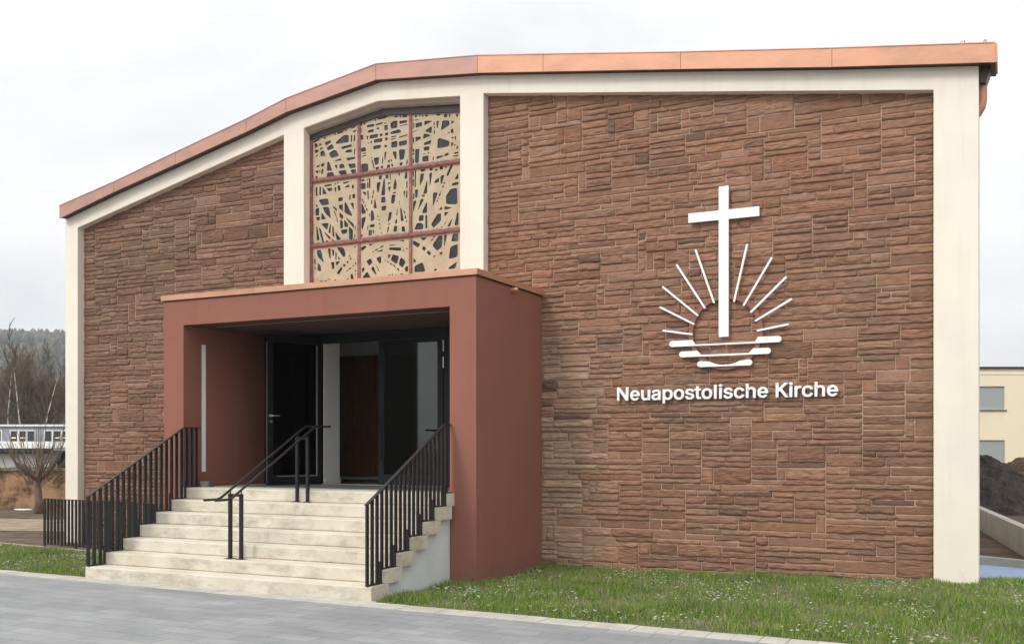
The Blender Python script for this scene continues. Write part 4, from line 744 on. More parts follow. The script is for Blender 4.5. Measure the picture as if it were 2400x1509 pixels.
# ---- balustrades up both sides
def balustrade(X, y_end, label, flat_to):
    r = thing('stair_railing', (X, SY0, 0), label, 'railing', group='black steel railings at the entrance')
    ys = SY0 - .005; zr = lambda y: 1.093 + (y - 9.66) * 0.5435 if y < 11.42 else 2.05
    MB().bar((X, ys - .01, zr(ys) + 0), (X, min(11.42, y_end), zr(min(11.419, y_end))), 0.045, 0.012).build('handrail', M['steel'], r)
    if flat_to: MB().bar((X, 11.42, 2.05), (X, flat_to, 2.05), 0.045, 0.012).build('handrail', M['steel'], r)
    y = ys + .012; last = flat_to or y_end
    bb = MB()
    while y < last - .01:
        k = min(6, int((y - SY0 + 1e-4) / TD)); zlow = RS * (k + 1) + .022
        if k == 6 and y > PY + .28: zlow = LZ + .022
        MB().box(X - .012, X + .012, y - .021, y + .021, zlow, zr(y) - .004).build('baluster', M['steel'], r)
        y += 0.1
    for k in range(7):
        y0 = SY0 + TD * k; y1 = min(y0 + TD, last)
        if y1 > y0: bb.box(X - .02, X + .02, y0 + (0.0 if k else -.006), y1 - .012, RS * (k + 1) + .004, RS * (k + 1) + .020)
        if k < 6: bb.box(X - .014, X + .014, y1 - .034, y1 - .012 - .0005, RS * (k + 1) + .0205, RS * (k + 2) + .10)
    bb.build('bottom_rail', M['steel'], r)
    local(r); return r
balustrade(-11.085, 11.42, 'black steel railing with upright bars up the left side of the stairs', 11.77)
balustrade(-6.615, 11.42, 'black steel railing with upright bars on the right side of the stairs', 11.585)
# ---- double handrail in the middle
mr = thing('centre_handrail', (-8.92, SY0, 0), 'black double handrail on two pairs of posts in the middle of the stairs', 'handrail')
for X in (-9.01, -8.83):
    MB().tube([(X, 9.63, 1.100), (X, 9.86, 1.100), (X, 9.90, 1.108), (X, 9.95, 1.130), (X, 11.60, 2.028), (X, 11.64, 2.046), (X, 11.69, 2.052), (X, 11.98, 2.052)], 0.0165, 10).build('handrail', M['steel'], mr, smooth=True)
    for Y, zf in ((10.10, RS * 2), (11.46, RS * 6)):
        zr = 1.130 + (Y - 9.95) * .5443
        p = MB().box(X - .019, X + .019, Y - .022, Y + .022, zf + .008, zr - .05); p.tube([(X, Y, zr - .06), (X, Y, zr - .01)], .008, 8)
        p.build('post', M['steel'], mr, bevel=0.002)
        MB().box(X - .055, X + .055, Y - .05, Y + .05, zf, zf + .008).build('base_plate', M['steel'], mr)
for Y in (10.10, 11.46):
    zr = 1.130 + (Y - 9.95) * .5443
    MB().box(-8.99, -8.85, Y - .015, Y + .015, zr - .085, zr - .052).build('cross_bar', M['steel'], mr)
local(mr)
# ---- fence round the basement stairwell
fa, fb = Vector((-15.23, 12.36, 0)), Vector((-11.72, 11.94, 0))
fn = thing('stairwell_fence', fa, 'low black bar fence on the pinkish edging left of the stairs', 'fence', group=None)
n = 35; zt_ = .86
MB().bar(fa + Vector((0, 0, zt_)), fb + Vector((0, 0, zt_)), .04, .012).bar(fa + Vector((0, 0, .07)), fb + Vector((0, 0, .07)), .03, .012).build('rail', M['steel'], fn)
dd = (fb - fa)
for i in range(n + 1):
    p = fa + dd * (i / n); MB().bar(p + Vector((0, 0, .0 if i % 9 == 0 else .076)), p + Vector((0, 0, zt_ - .0065)), .042, .020, up=Vector((0, 1, 0))).build('bar', M['steel'], fn)
local(fn)
# ---- loose grey paver by the railing
b0 = onZ(479, 1140, LZ)
pv = MB().box(-.085, .085, -.06, .06, 0, .085).build('loose_paver', M['brick_grey'], bevel=.006); pv.location = (b0.x + .02, b0.y + .03, LZ); pv.rotation_euler = (0, 0, .15)
meta(pv, 'small grey paving block lying at the top left of the stairs', 'paving block')

# ================================================================== EMBLEM AND LETTERING
BY = FY + .075                               # front faces stand clear of the stone
em = thing('church_emblem', onY(1697, 860, BY), 'white cross rising from a rayed sun over three wave bars on the stone wall', 'emblem')
e5 = lambda x, y: (onY(1400 + x / 2.6016, 400 + y / 2.6016, BY).x, onY(1400 + x / 2.6016, 400 + y / 2.6016, BY).z)
cx0, cx1 = e5(741, 500)[0], e5(801, 500)[0]; cz0, cz1 = e5(770, 1013)[1], e5(770, 96)[1]
az0, az1 = e5(770, 299)[1], e5(770, 241)[1]; ax0, ax1 = e5(556, 280)[0], e5(988, 250)[0]
MB().prismY([(cx0, cz0), (cx1, cz0), (cx1, az0), (ax1, az0), (ax1, az1), (cx1, az1), (cx1, cz1), (cx0, cz1), (cx0, az1), (ax0, az1), (ax0, az0), (cx0, az0)], BY - .012, BY + .020).build('cross', M['emblem'], em, bevel=.002)
rc = e5(778, 982); rin = (e5(977, 980)[0] - e5(578, 980)[0]) / 2; rout = rin + .062
def arc(r, a0, a1, n): return [(rc[0] + r * math.cos(a0 + (a1 - a0) * i / n), rc[1] + r * math.sin(a0 + (a1 - a0) * i / n)) for i in range(n + 1)]
ring = MB(); nr = 96
vo = []
for i in range(nr):
    a = 2 * math.pi * i / nr
    for r_, y_ in ((rin, BY + .022), (rout, BY + .022), (rout, BY + .030), (rin, BY + .030)): vo.append((rc[0] + r_ * math.cos(a), y_ - (.012 if y_ < BY + .025 else 0), rc[1] + r_ * math.sin(a)))
ring.add(vo, [(i * 4 + j, i * 4 + (j + 1) % 4, ((i + 1) % nr) * 4 + (j + 1) % 4, ((i + 1) % nr) * 4 + j) for i in range(nr) for j in range(4)])
M['ring'] = plain('brown_ring', (0.235, 0.088, 0.055), 0.6, var=.08)
ring.build('sun_ring', M['ring'], em)
for (a, b) in (((402, 975), (577, 997)), ((384, 833), (587, 934)), ((400, 709), (612, 882)), ((485, 576), (655, 836)), ((600, 485), (711, 803)), ((913, 452), (834, 796)), ((1063, 532), (893, 820)), ((1150, 650), (938, 861)), ((1183, 783), (967, 914)), ((1163, 936), (977, 975))):
    p, q = Vector(e5(*a)), Vector(e5(*b)); d = (q - p).normalized(); nn = Vector((-d.y, d.x)); w_ = .0125
    pts = [q + nn * w_, q + nn * w_ * .6 + d * w_ * .8, q - nn * w_ * .6 + d * w_ * .8, q - nn * w_, p - nn * w_, p - nn * w_ * .6 - d * w_ * .8, p + nn * w_ * .6 - d * w_ * .8, p + nn * w_]
    MB().prismY([tuple(v) for v in pts], BY - .008, BY + .020).build('ray', M['emblem'], em)
def wave(xl, xr, zt1, zb1, nl, nr_, thin):
    """bar with round thick ends; between nl and nr_ it thins to a strip along its lower edge"""
    h = (zt1 - zb1); r = h / 2; P = []
    for i in range(9): a = math.pi / 2 + math.pi * i / 8; P.append((xl + r + r * math.cos(a), zb1 + r + r * math.sin(a)))
    for i in range(9): a = -math.pi / 2 + math.pi * i / 8; P.append((xr - r + r * math.cos(a), zb1 + r + r * math.sin(a)))
    zc = zb1 + thin
    if thin > 0: P += [(nr_[0], zt1), (nr_[1], zc), (nl[1], zc), (nl[0], zt1)]
    else:
        for i in range(13):
            x = nr_[0] + (nl[0] - nr_[0]) * i / 12; z = rc[1] - math.sqrt(max(0, rin ** 2 - (x - rc[0]) ** 2)); P.append((x, max(zb1 + .012, min(zt1, z))))
    MB().prismY(P, BY - .012, BY + .020).build('wave_bar', M['emblem'], em)
E = lambda x, y: e5(x, y)
wave(E(440, 1055)[0], E(1123, 1027)[0], (E(510, 1037)[1] + E(1040, 1009)[1]) / 2, (E(510, 1074)[1] + E(1040, 1046)[1]) / 2, (E(580, 1040)[0], E(598, 1040)[0]), (E(980, 1020)[0], E(962, 1020)[0]), .020)
wave(E(500, 1120)[0], E(1058, 1096)[0], (E(560, 1102)[1] + E(1000, 1079)[1]) / 2, (E(560, 1138)[1] + E(1000, 1116)[1]) / 2, (E(610, 1100)[0], E(634, 1100)[0]), (E(952, 1090)[0], E(924, 1090)[0]), .024)
wave(E(610, 1178)[0], E(945, 1168)[0], (E(650, 1160)[1] + E(900, 1151)[1]) / 2, (E(650, 1197)[1] + E(900, 1187)[1]) / 2, (E(685, 1150)[0], 0), (E(868, 1150)[0], 0), 0)
for (x, y) in ((770, 200), (770, 700), (600, 270), (940, 260), (778, 1185), (500, 1058), (1060, 1028), (778, 1180)):
    xx, zz = e5(x, y); MB().tube([(xx, BY + .021, zz), (xx, WY + .006, zz)], .008, 8).build('stand_off', M['chrome'], em)
local(em)

LY = BY + .02
base_l, base_r = onY(1447, 938.5, LY), onY(1965, 928.5, LY); caph = onY(1452, 907, LY).z - onY(1452, 938.5, LY).z
lz = (base_l.z + base_r.z) / 2
sg = thing('wall_lettering', (base_l.x, LY, lz), 'raised white letters reading Neuapostolische Kirche on the stone wall', 'sign')
TXT = 'Neuapostolische Kirche'
GLY = {q[0]: [[tuple(float(v) / 1000 for v in p.split(',')) for p in c.split()] for c in q[2:].split('/')] for q in """K|60,0 60,509 125,509 125,276 340,509 432,509 233,300 449,0 368,0 188,252 125,186 125,0;N|60,0 60,509 130,509 399,112 399,509 463,509 463,0 393,0 125,396 125,0;a|160,-9 137,-7 115,-3 94,5 76,15 61,28 48,45 38,63 32,84 30,108 32,128 36,146 43,161 53,174 64,184 78,193 92,200 108,206 125,211 178,220 234,227 247,229 257,231 265,235 271,240 275,246 276,255 276,257 275,271 272,285 267,297 260,307 251,315 240,322 227,327 213,330 196,331 179,330 163,327 149,322 137,316 127,309 118,301 100,274 41,291 51,312 63,330 79,346 95,358 113,368 133,375 153,380 173,383 194,384 208,384 223,382 239,379 255,375 270,369 286,360 300,350 312,337 322,320 330,301 335,278 337,251 337,0 277,0 277,52 272,52 267,43 260,34 252,25 242,16 230,8 215,1 199,-4 181,-8/170,45 191,47 211,51 228,59 242,69 253,80 263,93 270,107 274,122 276,138 276,190 272,187 267,184 259,182 231,176 200,171 175,168 134,159 122,154 112,147 103,139 97,130 93,119 92,105 93,93 96,82 102,72 110,64 119,58 130,52 142,48 155,46;c|207,-8 175,-5 145,2 117,16 93,35 73,58 56,85 44,116 36,149 34,187 36,225 43,259 56,291 73,318 93,341 117,360 144,373 174,381 207,384 225,383 243,381 260,377 276,371 291,364 305,356 318,346 329,335 340,322 349,308 356,294 362,277 303,262 290,289 270,311 262,317 253,321 242,325 207,330 184,328 163,321 145,310 130,296 118,279 108,258 101,236 97,213 96,187 97,163 101,140 108,117 117,98 130,81 145,66 162,55 183,48 207,46 220,47 231,49 243,52 271,66 292,89 304,117 363,102 357,86 350,71 341,56 331,43 320,32 306,21 292,12 277,5 261,-1 244,-5 226,-7;e|212,-8 177,-5 146,2 117,16 93,35 72,58 56,85 44,115 36,149 34,187 36,224 43,258 55,290 71,317 91,340 115,359 142,373 172,381 205,384 225,383 246,380 266,374 284,366 302,355 319,341 334,325 346,305 357,282 365,256 369,227 371,194 371,169 75,169 75,221 338,221 310,202 309,226 305,248 298,269 289,287 277,301 263,314 246,323 227,328 205,330 183,328 164,323 146,313 131,301 119,287 109,270 102,251 97,232 96,211 96,178 98,152 102,128 110,106 121,88 135,74 151,61 169,53 189,48 212,46 227,47 241,49 254,53 265,58 276,65 285,73 293,83 300,93 306,105 365,91 358,72 348,55 335,39 320,25 303,14 283,4 261,-3 238,-7;h|114,227 114,0 53,0 53,509 114,509 114,287 102,287 115,318 132,343 152,362 175,374 199,382 227,384 252,382 274,377 295,369 313,356 328,341 341,321 350,298 355,271 357,240 357,0 296,0 296,235 293,262 286,285 273,304 256,318 235,326 210,329 193,328 176,324 161,317 147,308 136,297 126,283 119,266 115,248;i|53,0 53,379 114,379 114,0/84,443 73,444 63,448 54,455 47,463 42,472 41,483 42,494 47,503 54,512 63,519 72,523 84,524 95,523 105,519 114,512 121,503 125,494 126,483 125,473 121,463 114,455 105,448 95,444;l|60,0 60,509 122,509 122,0;o|207,-8 175,-5 145,2 117,16 93,35 73,58 56,85 44,116 36,149 34,187 36,225 43,259 56,291 73,318 93,341 117,360 144,373 174,381 207,384 240,381 271,374 299,360 323,341 343,319 359,291 371,260 379,226 381,187 379,150 372,117 359,85 343,58 323,35 299,16 272,3 241,-5/207,46 231,48 252,55 270,66 285,80 297,97 307,117 314,139 318,162 319,187 318,212 314,235 307,258 298,278 286,295 270,310 253,321 232,328 207,330 184,328 163,321 145,310 130,296 118,279 108,258 101,236 97,213 96,187 97,163 101,140 108,117 117,98 130,81 145,66 162,55 183,48;p|53,-143 53,379 112,379 112,319 118,319 137,346 146,356 157,364 171,373 187,379 206,383 229,384 259,381 287,374 313,361 335,343 354,320 370,293 381,262 388,228 390,189 388,151 381,116 370,84 355,57 336,35 313,16 288,3 260,-5 229,-8 208,-7 189,-3 173,4 159,12 148,21 138,31 118,59 114,59 114,-143/220,47 242,49 262,55 279,66 294,80 306,96 316,117 323,139 327,163 328,189 327,215 323,239 316,261 307,280 295,297 280,311 263,322 243,328 220,330 198,328 179,322 161,312 146,299 135,283 125,263 118,241 114,216 113,189 114,162 118,138 125,115 134,96 147,79 162,65 179,55 198,49;r|53,0 53,379 112,379 112,321 115,321 124,339 136,354 152,367 171,377 191,383 213,385 229,384 243,384 243,322 230,324 207,326 190,325 174,321 159,315 146,306 135,296 126,284 119,270 115,254 114,237 114,0;s|182,-8 157,-7 134,-3 112,3 93,12 77,24 62,38 50,54 42,73 36,94 94,107 101,88 110,72 124,60 140,52 159,47 181,45 206,47 227,53 244,62 257,74 265,88 268,103 266,115 262,126 254,136 243,144 230,150 212,155 149,170 118,180 92,192 72,208 58,226 50,248 47,274 49,295 55,314 65,332 78,347 95,359 115,370 137,378 161,383 187,384 211,383 234,379 254,372 271,364 286,352 299,339 309,324 318,308 324,290 268,277 262,291 254,304 243,316 228,325 210,331 187,333 166,331 148,326 131,317 119,305 111,292 109,277 111,264 116,253 124,243 136,235 152,229 172,223 229,209 261,199 286,187 306,171 320,153 328,132 331,107 329,85 323,65 312,47 298,31 281,18 260,6 236,-2 211,-6;t|65,100 65,327 6,327 6,379 65,379 65,471 126,471 126,379 204,379 204,327 126,327 126,98 136,64 165,51 202,54 210,2 165,-5 105,10 75,45;u|182,-5 158,-3 136,2 115,11 97,23 82,39 69,59 60,82 55,108 53,139 53,379 114,379 114,144 116,117 124,94 137,75 154,61 175,53 200,50 217,51 234,55 249,62 263,71 274,82 283,97 290,113 295,132 296,153 296,379 357,379 357,0 298,0 298,92 307,92 294,61 277,36 257,17 234,5 210,-3""".split(';')}
ADV = [0.0, 0.523, 0.927, 1.337, 1.727, 2.151, 2.566, 2.931, 3.158, 3.574, 3.763, 3.929, 4.294, 4.69, 5.1, 5.504, 5.692, 6.158, 6.325, 6.584, 6.98, 7.39]
BOLD = 0.014
_ar = lambda rx, ry, a0, a1, n: [(.203 + rx * math.cos(R_(a0 + (a1 - a0) * i / n)), .188 + ry * math.sin(R_(a0 + (a1 - a0) * i / n))) for i in range(n + 1)]
GLY['e'] = [[(.371, .168), (.100, .168)] + _ar(.108, .140, 195, 318, 9) + _ar(.166, .196, 325, 0, 26), [(.102, .216)] + _ar(.102, .140, 165, 15, 10) + [(.304, .216)]]
sx = (base_r.x - base_l.x) / (7.39 + .371 - .06 + 2 * BOLD); sz = caph / (.509 + 2 * BOLD)
for i, chh in enumerate(TXT):
    if chh == ' ': continue
    c = bpy.data.curves.new('t', 'CURVE'); c.dimensions = '2D'; c.fill_mode = 'BOTH'; c.offset = BOLD; c.extrude = .5
    for poly in GLY[chh]:
        sp_ = c.splines.new('POLY'); sp_.points.add(len(poly) - 1); sp_.use_cyclic_u = True
        for j, (a, b) in enumerate(poly): sp_.points[j].co = (a, b, 0, 1)
    o = bpy.data.objects.new('t', c); COL.objects.link(o); bpy.context.view_layer.update()
    me = bpy.data.meshes.new_from_object(o.evaluated_get(bpy.context.evaluated_depsgraph_get())); bpy.data.objects.remove(o); bpy.data.curves.remove(c)
    me.name = 'letter'
    x0 = base_l.x + (ADV[i] - .06 + BOLD) * sx; zl = base_l.z + (base_r.z - base_l.z) * ADV[i] / 7.8 * 0
    me.transform(Matrix(((sx, 0, 0, x0), (0, 0, .034, LY), (0, sz, 0, lz + BOLD * sz), (0, 0, 0, 1)))); me.flip_normals()
    lo = bpy.data.objects.new('letter', me); COL.objects.link(lo); me.materials.clear(); me.materials.append(M['emblem']); lo.parent = sg
local(sg)

# ================================================================== GROUND
kerbline = lambda x: 9.62 + (x + 6.4) * -0.032            # back edge of the kerb, drifting slightly towards the camera
KW = 0.30
pa = MB().add([(-45, -30, 0), (25, -30, 0), (25, kerbline(25) - KW, 0), (-45, kerbline(-45) - KW, 0)], [(0, 1, 2, 3)]).build('paving', M['paving'], fix=False); meta(pa, kind='structure')
kb = MB(); x = -30.0
while x < 12:
    w_ = 0.245; g = .003
    if not (-11.1 < x + w_ / 2 < -6.6): yb = lambda q: kerbline(q)
    else: yb = lambda q: SY0 + .02
    if -11.2 < x < -6.6: y1a = y1b = SY0 + .01
    else: y1a, y1b = kerbline(x), kerbline(x + w_)
    kb.prismZ([(x + g, kerbline(x) - KW + .001), (x + w_ - g, kerbline(x + w_) - KW + .001), (x + w_ - g, y1b), (x + g, y1a)], -.1, .006 + rng.uniform(-.002, .002))
    x += w_
ko = kb.build('kerb', M['kerb'], bevel=.003); meta(ko, kind='structure')
# ground sheet out to the hills, with the stairwell left open
def gh(x, y):
    d = math.hypot(x, y); t = (-x * SA + y * CA)           # distance along the view
    lat = x * CA + y * SA
    h = -0.035
    if y > 5 and lat < -8:                                  # falls into the valley on the left
        h -= 5.5 * min(1, max(0, (t - 31.5) / 8))
    return h
tx = sorted(set([-900, -500, -300, -180, -120, -90, -70, -60, -50, -45, -40, -36, -33, -30, -28, -26, -24, -22, -20, -18, -16.5, -15.1, -11.66, -9, -6, -3, -1, 0, 1, 3, 6, 10, 15, 20, 30, 50, 90, 180, 400, 900]))
ty = sorted(set([-400, -100, -40, -20, -5, 0, 5, 8, 9.5, 11, 12.5, 13.66, 15, 17, 19, 21, 23, 25, 27, 29, 31, 33, 35, 38, 42, 46, 50, 60, 80, 120, 200, 400, 1000]))
V = [(x, y, gh(x, y) + (-.05 if y < 9 else 0)) for y in ty for x in tx]; nx_ = len(tx); F = []
for j in range(len(ty) - 1):
    for i in range(nx_ - 1):
        if -15.2 < tx[i] < -11.7 and 12.4 < ty[j] < 13.6: continue
        F.append((j * nx_ + i, j * nx_ + i + 1, (j + 1) * nx_ + i + 1, (j + 1) * nx_ + i))
go = MB().add(V, F).build('ground', M['soil'], fix=False, smooth=True); meta(go, kind='structure')
# lawn sheets (slightly domed) on both sides of the stairs
def lawn_h(x, y):
    if x > -6.6:
        t = min(1, max(0, (y - kerbline(x)) / 4.0)); s = min(1, max(0, (x + 6.3) / 5.5))
        return -.012 + t * (-.03 + .13 * s) + .012 * mnoise.noise(Vector((x * 1.3, y * 1.3, 0)))
    t = min(1, max(0, (y - kerbline(x)) / 2.6)); return -.012 - .02 * t + .012 * mnoise.noise(Vector((x * 1.3, y * 1.3, 3)))
def ll(name_, x0, x1, yb):
    V = []; F = []; nx = int((x1 - x0) / .2); ny = 24
    for j in range(ny + 1):
        for i in range(nx + 1):
            x = x0 + (x1 - x0) * i / nx; ya = kerbline(x) + .001; y = ya + (yb(x) - ya) * j / ny; V.append((x, y, lawn_h(x, y)))
    for j in range(ny):
        for i in range(nx): F.append((j * (nx + 1) + i, j * (nx + 1) + i + 1, (j + 1) * (nx + 1) + i + 1, (j + 1) * (nx + 1) + i))
    o = MB().add(V, F).build(name_, M['lawn'], fix=False, smooth=True); meta(o, kind='structure')
yR = lambda x: 14.25 if x > XR1 - .1 else 13.66
yL = lambda x: 12.36 + (x + 15.23) * -0.12 - .07
ll('lawn', -6.7, 9.0, lambda x: 14.25 if x > XR1 else 13.67); ll('lawn', -30.0, -11.0, yL)
ed = MB(); x = -30.0
while x < -11.8:
    ed.prismZ([(x + .003, yL(x)), (x + .997 if x < -12.5 else -11.67, yL(x + 1)), (x + .997 if x < -12.5 else -11.67, yL(x + 1) + .08), (x + .003, yL(x) + .08)], -.1, .028); x += 1.0
meta(ed.build('edging', M['kerb_pink'], bevel=.004), kind='structure')
# trodden path beyond
P = [atD(-500, 22.5), atD(600, 21.0), atD(600, 24.3), atD(-500, 26.5)]
meta(MB().add([(p.x, p.y, -.025) for p in P], [(0, 1, 2, 3)]).build('path', M['path'], fix=False), kind='structure')
# right: blue-grey strip, kerb
A, B = onZ(2295, 1318), onZ(2400, 1328); dK = (B - A).normalized(); A2 = A - dK * 2.0; B2 = B + dK * 5
nK = Vector((-dK.y, dK.x, 0))
bl = [(-0.42, 14.2), (7, 14.2), (B2.x, B2.y), (A2.x + .9, A2.y + .0)]
A3 = A - dK * .35
meta(MB().add([(A3.x - 0.02, 14.2, -.02), (7, 14.2, -.02), (B2.x, B2.y + .0, -.02), (A3.x, A3.y, -.02)], [(0, 1, 2, 3)]).build('paved_strip', M['blue_strip'], fix=False), kind='structure')
kk = MB(); s = -.35
while s < 6:
    p, q = A + dK * (s + .004), A + dK * (s + .986)
    kk.prismZ([(p.x, p.y), (q.x, q.y), (q.x + nK.x * .1, q.y + nK.y * .1), (p.x + nK.x * .1, p.y + nK.y * .1)], -.1, .10); s += .95 if s < 0 else .99
meta(kk.build('kerb_right', M['kerb'], bevel=.012), kind='structure')
rw0, rw1 = atD(2270, 24), atD(2460, 14.6); d = (rw1 - rw0).normalized(); nn = Vector((-d.y, d.x, 0)) * .16
rwo = MB().prismZ([(rw0.x, rw0.y), (rw1.x, rw1.y), (rw1.x + nn.x, rw1.y + nn.y), (rw0.x + nn.x, rw0.y + nn.y)], -.3, .43).build('retaining_wall', M['conc'], bevel=.01)
meta(rwo, 'low grey concrete retaining wall running off beside the soil heaps', 'wall')
# soil heaps
def heap(px, depth, w, dep, h, m, label, seed, group):
    c = atD(px, depth); V = []; F = []; n = 90
    for j in range(n + 1):
        for i in range(n + 1):
            a, b = i / n * 2 - 1, j / n * 2 - 1; r = math.sqrt(a * a + b * b)
            z = h * max(0, 1 - r ** 1.5) ** .9
            X = c.x + a * w; Y = c.y + b * dep
            z += (mnoise.fractal(Vector((X * .9, Y * .9, seed)), 1, 2, 6) * .16 + mnoise.noise(Vector((X * 5, Y * 5, seed))) * .075 + mnoise.noise(Vector((X * 13, Y * 13, seed))) * .05) * (1 if r < .95 else .2) * min(1, max(0, (1.1 - r) * 4))
            V.append((X, Y, z - .06))
    for j in range(n):
        for i in range(n): F.append((j * (n + 1) + i, j * (n + 1) + i + 1, (j + 1) * (n + 1) + i + 1, (j + 1) * (n + 1) + i))
    o = MB().add(V, F).build('soil_heap', m, fix=False, smooth=False); meta(o, label, 'soil heap', group)
heap(2305, 29.5, 1.9, 3.0, 1.55, M['soil_dark'], 'dark grey heap of topsoil in front of the pale yellow building', 3, 'heaps of soil')
heap(2420, 33.5, 3.2, 3.0, 1.45, M['soil_brown'], 'browner heap of soil behind the dark one, reaching the right edge', 8, 'heaps of soil')

# ================================================================== GRASS
def grass(regions, name, label):
    VV = []; FF = []; TT = []; k = 0
    for (x0, x1, yf, dens, hmin, hmax) in regions:
        area = (x1 - x0) * 4.2; n = int(area * dens)
        X = rng.uniform(x0, x1, n); q = rng.uniform(0, 1, n)
        yb_ = np.array([yf(x) for x in X]); ya_ = np.array([kerbline(x) + .012 for x in X]); Y = ya_ + (yb_ - ya_) * q
        keep = (rng.uniform(0, 1, n) < (yb_ - ya_) / 4.4) & ~((X > OX0 - .5) & (X < PX1 + .02) & (Y > PY - .02)) & ~((X > SX0 - .02) & (X < SX1 + .02))
        X, Y = X[keep], Y[keep]; n = len(X)
        clump = fbm(X * 1.6 + 50, Y * 1.6 + 50, 3, 3); fine = fbm(X * 9, Y * 9, 17, 2)
        Z = np.array([lawn_h(a, b) for a, b in zip(X, Y)]) - .004
        near = np.clip((Y - ya_[keep]) / .25, 0.35, 1)
        H = (hmin + (hmax - hmin) * rng.uniform(0, 1, n) ** 1.6) * (0.30 + 1.35 * np.clip((clump - .25) * 1.6, 0, 1)) * (.7 + .6 * fine) * near
        ang = rng.uniform(0, 2 * np.pi, n); W = rng.uniform(.002, .0048, n); lean = rng.uniform(.05, .75, n) * H; la = rng.uniform(0, 2 * np.pi, n)
        dx, dy = np.cos(ang) * W, np.sin(ang) * W; lx, ly = np.cos(la) * lean, np.sin(la) * lean
        v = np.stack([np.stack([X - dx, Y - dy, Z], -1), np.stack([X + dx, Y + dy, Z], -1),
                      np.stack([X + dx * .7 + lx * .4, Y + dy * .7 + ly * .4, Z + H * .6], -1), np.stack([X - dx * .7 + lx * .4, Y - dy * .7 + ly * .4, Z + H * .6], -1),
                      np.stack([X + lx, Y + ly, Z + H], -1)], 1)
        base = np.arange(n)[:, None] * 5 + k
        FF.append(np.concatenate([np.concatenate([base + 0, base + 1, base + 2], 1), np.concatenate([base + 0, base + 2, base + 3], 1), np.concatenate([base + 3, base + 2, base + 4], 1)]))
        VV.append(v.reshape(-1, 3)); k += n * 5
        g1, g2, g3, dry = np.array([.19, .29, .05]), np.array([.33, .40, .10]), np.array([.085, .19, .03]), np.array([.36, .31, .20])
        u1 = rng.uniform(0, 1, n); c = np.where((u1 < .45)[:, None], g1, np.where((u1 < .75)[:, None], g2, g3))
        isdry = rng.uniform(0, 1, n) < (0.08 + 0.45 * np.clip((fine - .5) * 3, 0, 1) + .35 * np.clip((.46 - clump) * 5, 0, 1))
        c = np.where(isdry[:, None], dry * .9, c); c = c * rng.uniform(.75, 1.25, n)[:, None] * (1.15 - .3 * clump)[:, None]
        cc = np.concatenate([c, np.ones((n, 1))], 1); TT.append(np.repeat(cc, 5, 0))
    o = np_mesh(name, np.concatenate(VV), np.concatenate(FF), M['blade'], None, np.concatenate(TT), 'tint')
    meta(o, label, 'grass', kind='stuff')
yRg = lambda x: 14.22 if x > XR1 + .0 else 13.63
grass([(-6.55, 3.0, yRg, 7000, .03, .115)], 'grass', 'rough green grass with dry tufts right of the porch, up to the stone wall')
grass([(-18.0, -11.15, lambda x: yL(x) - .02, 5500, .03, .11)], 'grass', 'strip of rough grass left of the stairs, before the pinkish edging')
# white flower heads (yarrow and clover) scattered in loose patches
def flowers(x0, x1, yf, n, label):
    V = []; F = []; T = []; k = 0; cnt = 0; tries = 0
    while cnt < n and tries < 40000:
        tries += 1
        x = random.uniform(x0, x1); y = random.uniform(kerbline(x) + .05, yf(x))
        if (-11.7 < x < -6.2 and y > PY - .05) or (SX0 - .05 < x < SX1 + .05): continue
        d = mnoise.noise(Vector((x * 1.1, y * 1.1, 12))) + .5 * mnoise.noise(Vector((x * 4, y * 4, 2)))
        if d < random.uniform(-.1, .75): continue
        z = lawn_h(x, y) + random.uniform(.045, .10); r = random.uniform(.006, .019); tilt = random.uniform(-.35, .35); tl2 = random.uniform(-.35, .35)
        col = random.choice([(.50, .51, .41), (.42, .45, .32), (.58, .58, .50), (.33, .38, .22)]); m_ = 7
        if random.random() < .05: col = (.65, .50, .06); r *= .7
        V.append((x, y, z + r * .35)); T.append((*col, 1))
        for i in range(m_):
            a = 2 * math.pi * i / m_; rr = r * random.uniform(.6, 1.25); V.append((x + rr * math.cos(a), y + rr * math.sin(a), z + rr * (math.cos(a) * tilt + math.sin(a) * tl2))); T.append((*[q * random.uniform(.8, 1.05) for q in col], 1))
        for i in range(m_): F.append((k, k + 1 + i, k + 1 + (i + 1) % m_))
        k += m_ + 1; cnt += 1
    o = np_mesh('wild_flowers', np.array(V), np.array(F), M['blade'], None, np.array(T), 'tint'); meta(o, label, 'flowers', kind='stuff')
flowers(-6.3, 2.2, yRg, 2300, 'small white flower heads scattered through the grass right of the porch')
flowers(-17, -11.3, lambda x: yL(x) - .1, 520, 'small white flower heads in the grass left of the stairs')

# ================================================================== LEFT BACKGROUND
YAW = math.asin(SA)
def cam_thing(name, px, depth, label, cat, group=None, z=0):
    p = atD(px, depth, z=z); return thing(name, (p.x, p.y, z), label, cat, YAW, group)
def cm(depth, px0, px):                     # metres along the view's width between two columns of the photo
    return (px - px0) * depth / FP
def zz(py, depth): return EYE - depth * (py - HOR) / FP
D = 30.0
ow = cam_thing('garden_wall', 0, D, 'ochre flaking garden wall with a mossy top behind the bare soil', 'wall')
MB().box(-9, cm(D, 0, 520), 0, .35, -.6, zz(1103, D)).build('wall', M['old_wall'], ow)
mo = MB(); x = -9.0
while x < cm(D, 0, 520): mo.box(x, x + .49, -.05, .4, zz(1103, D) + .001, zz(1095, D) + random.uniform(-.03, .03)); x += .49
mo.build('coping', M['moss'], ow)
D = 42.0
sh = cam_thing('flat_roofed_shed', 0, D, 'low pale shed with a wide light roof standing behind the ochre wall', 'shed')
MB().box(-14, cm(D, 0, 114), 0, 5, -6, zz(1062, D)).build('wall', M['white_paint'], sh)
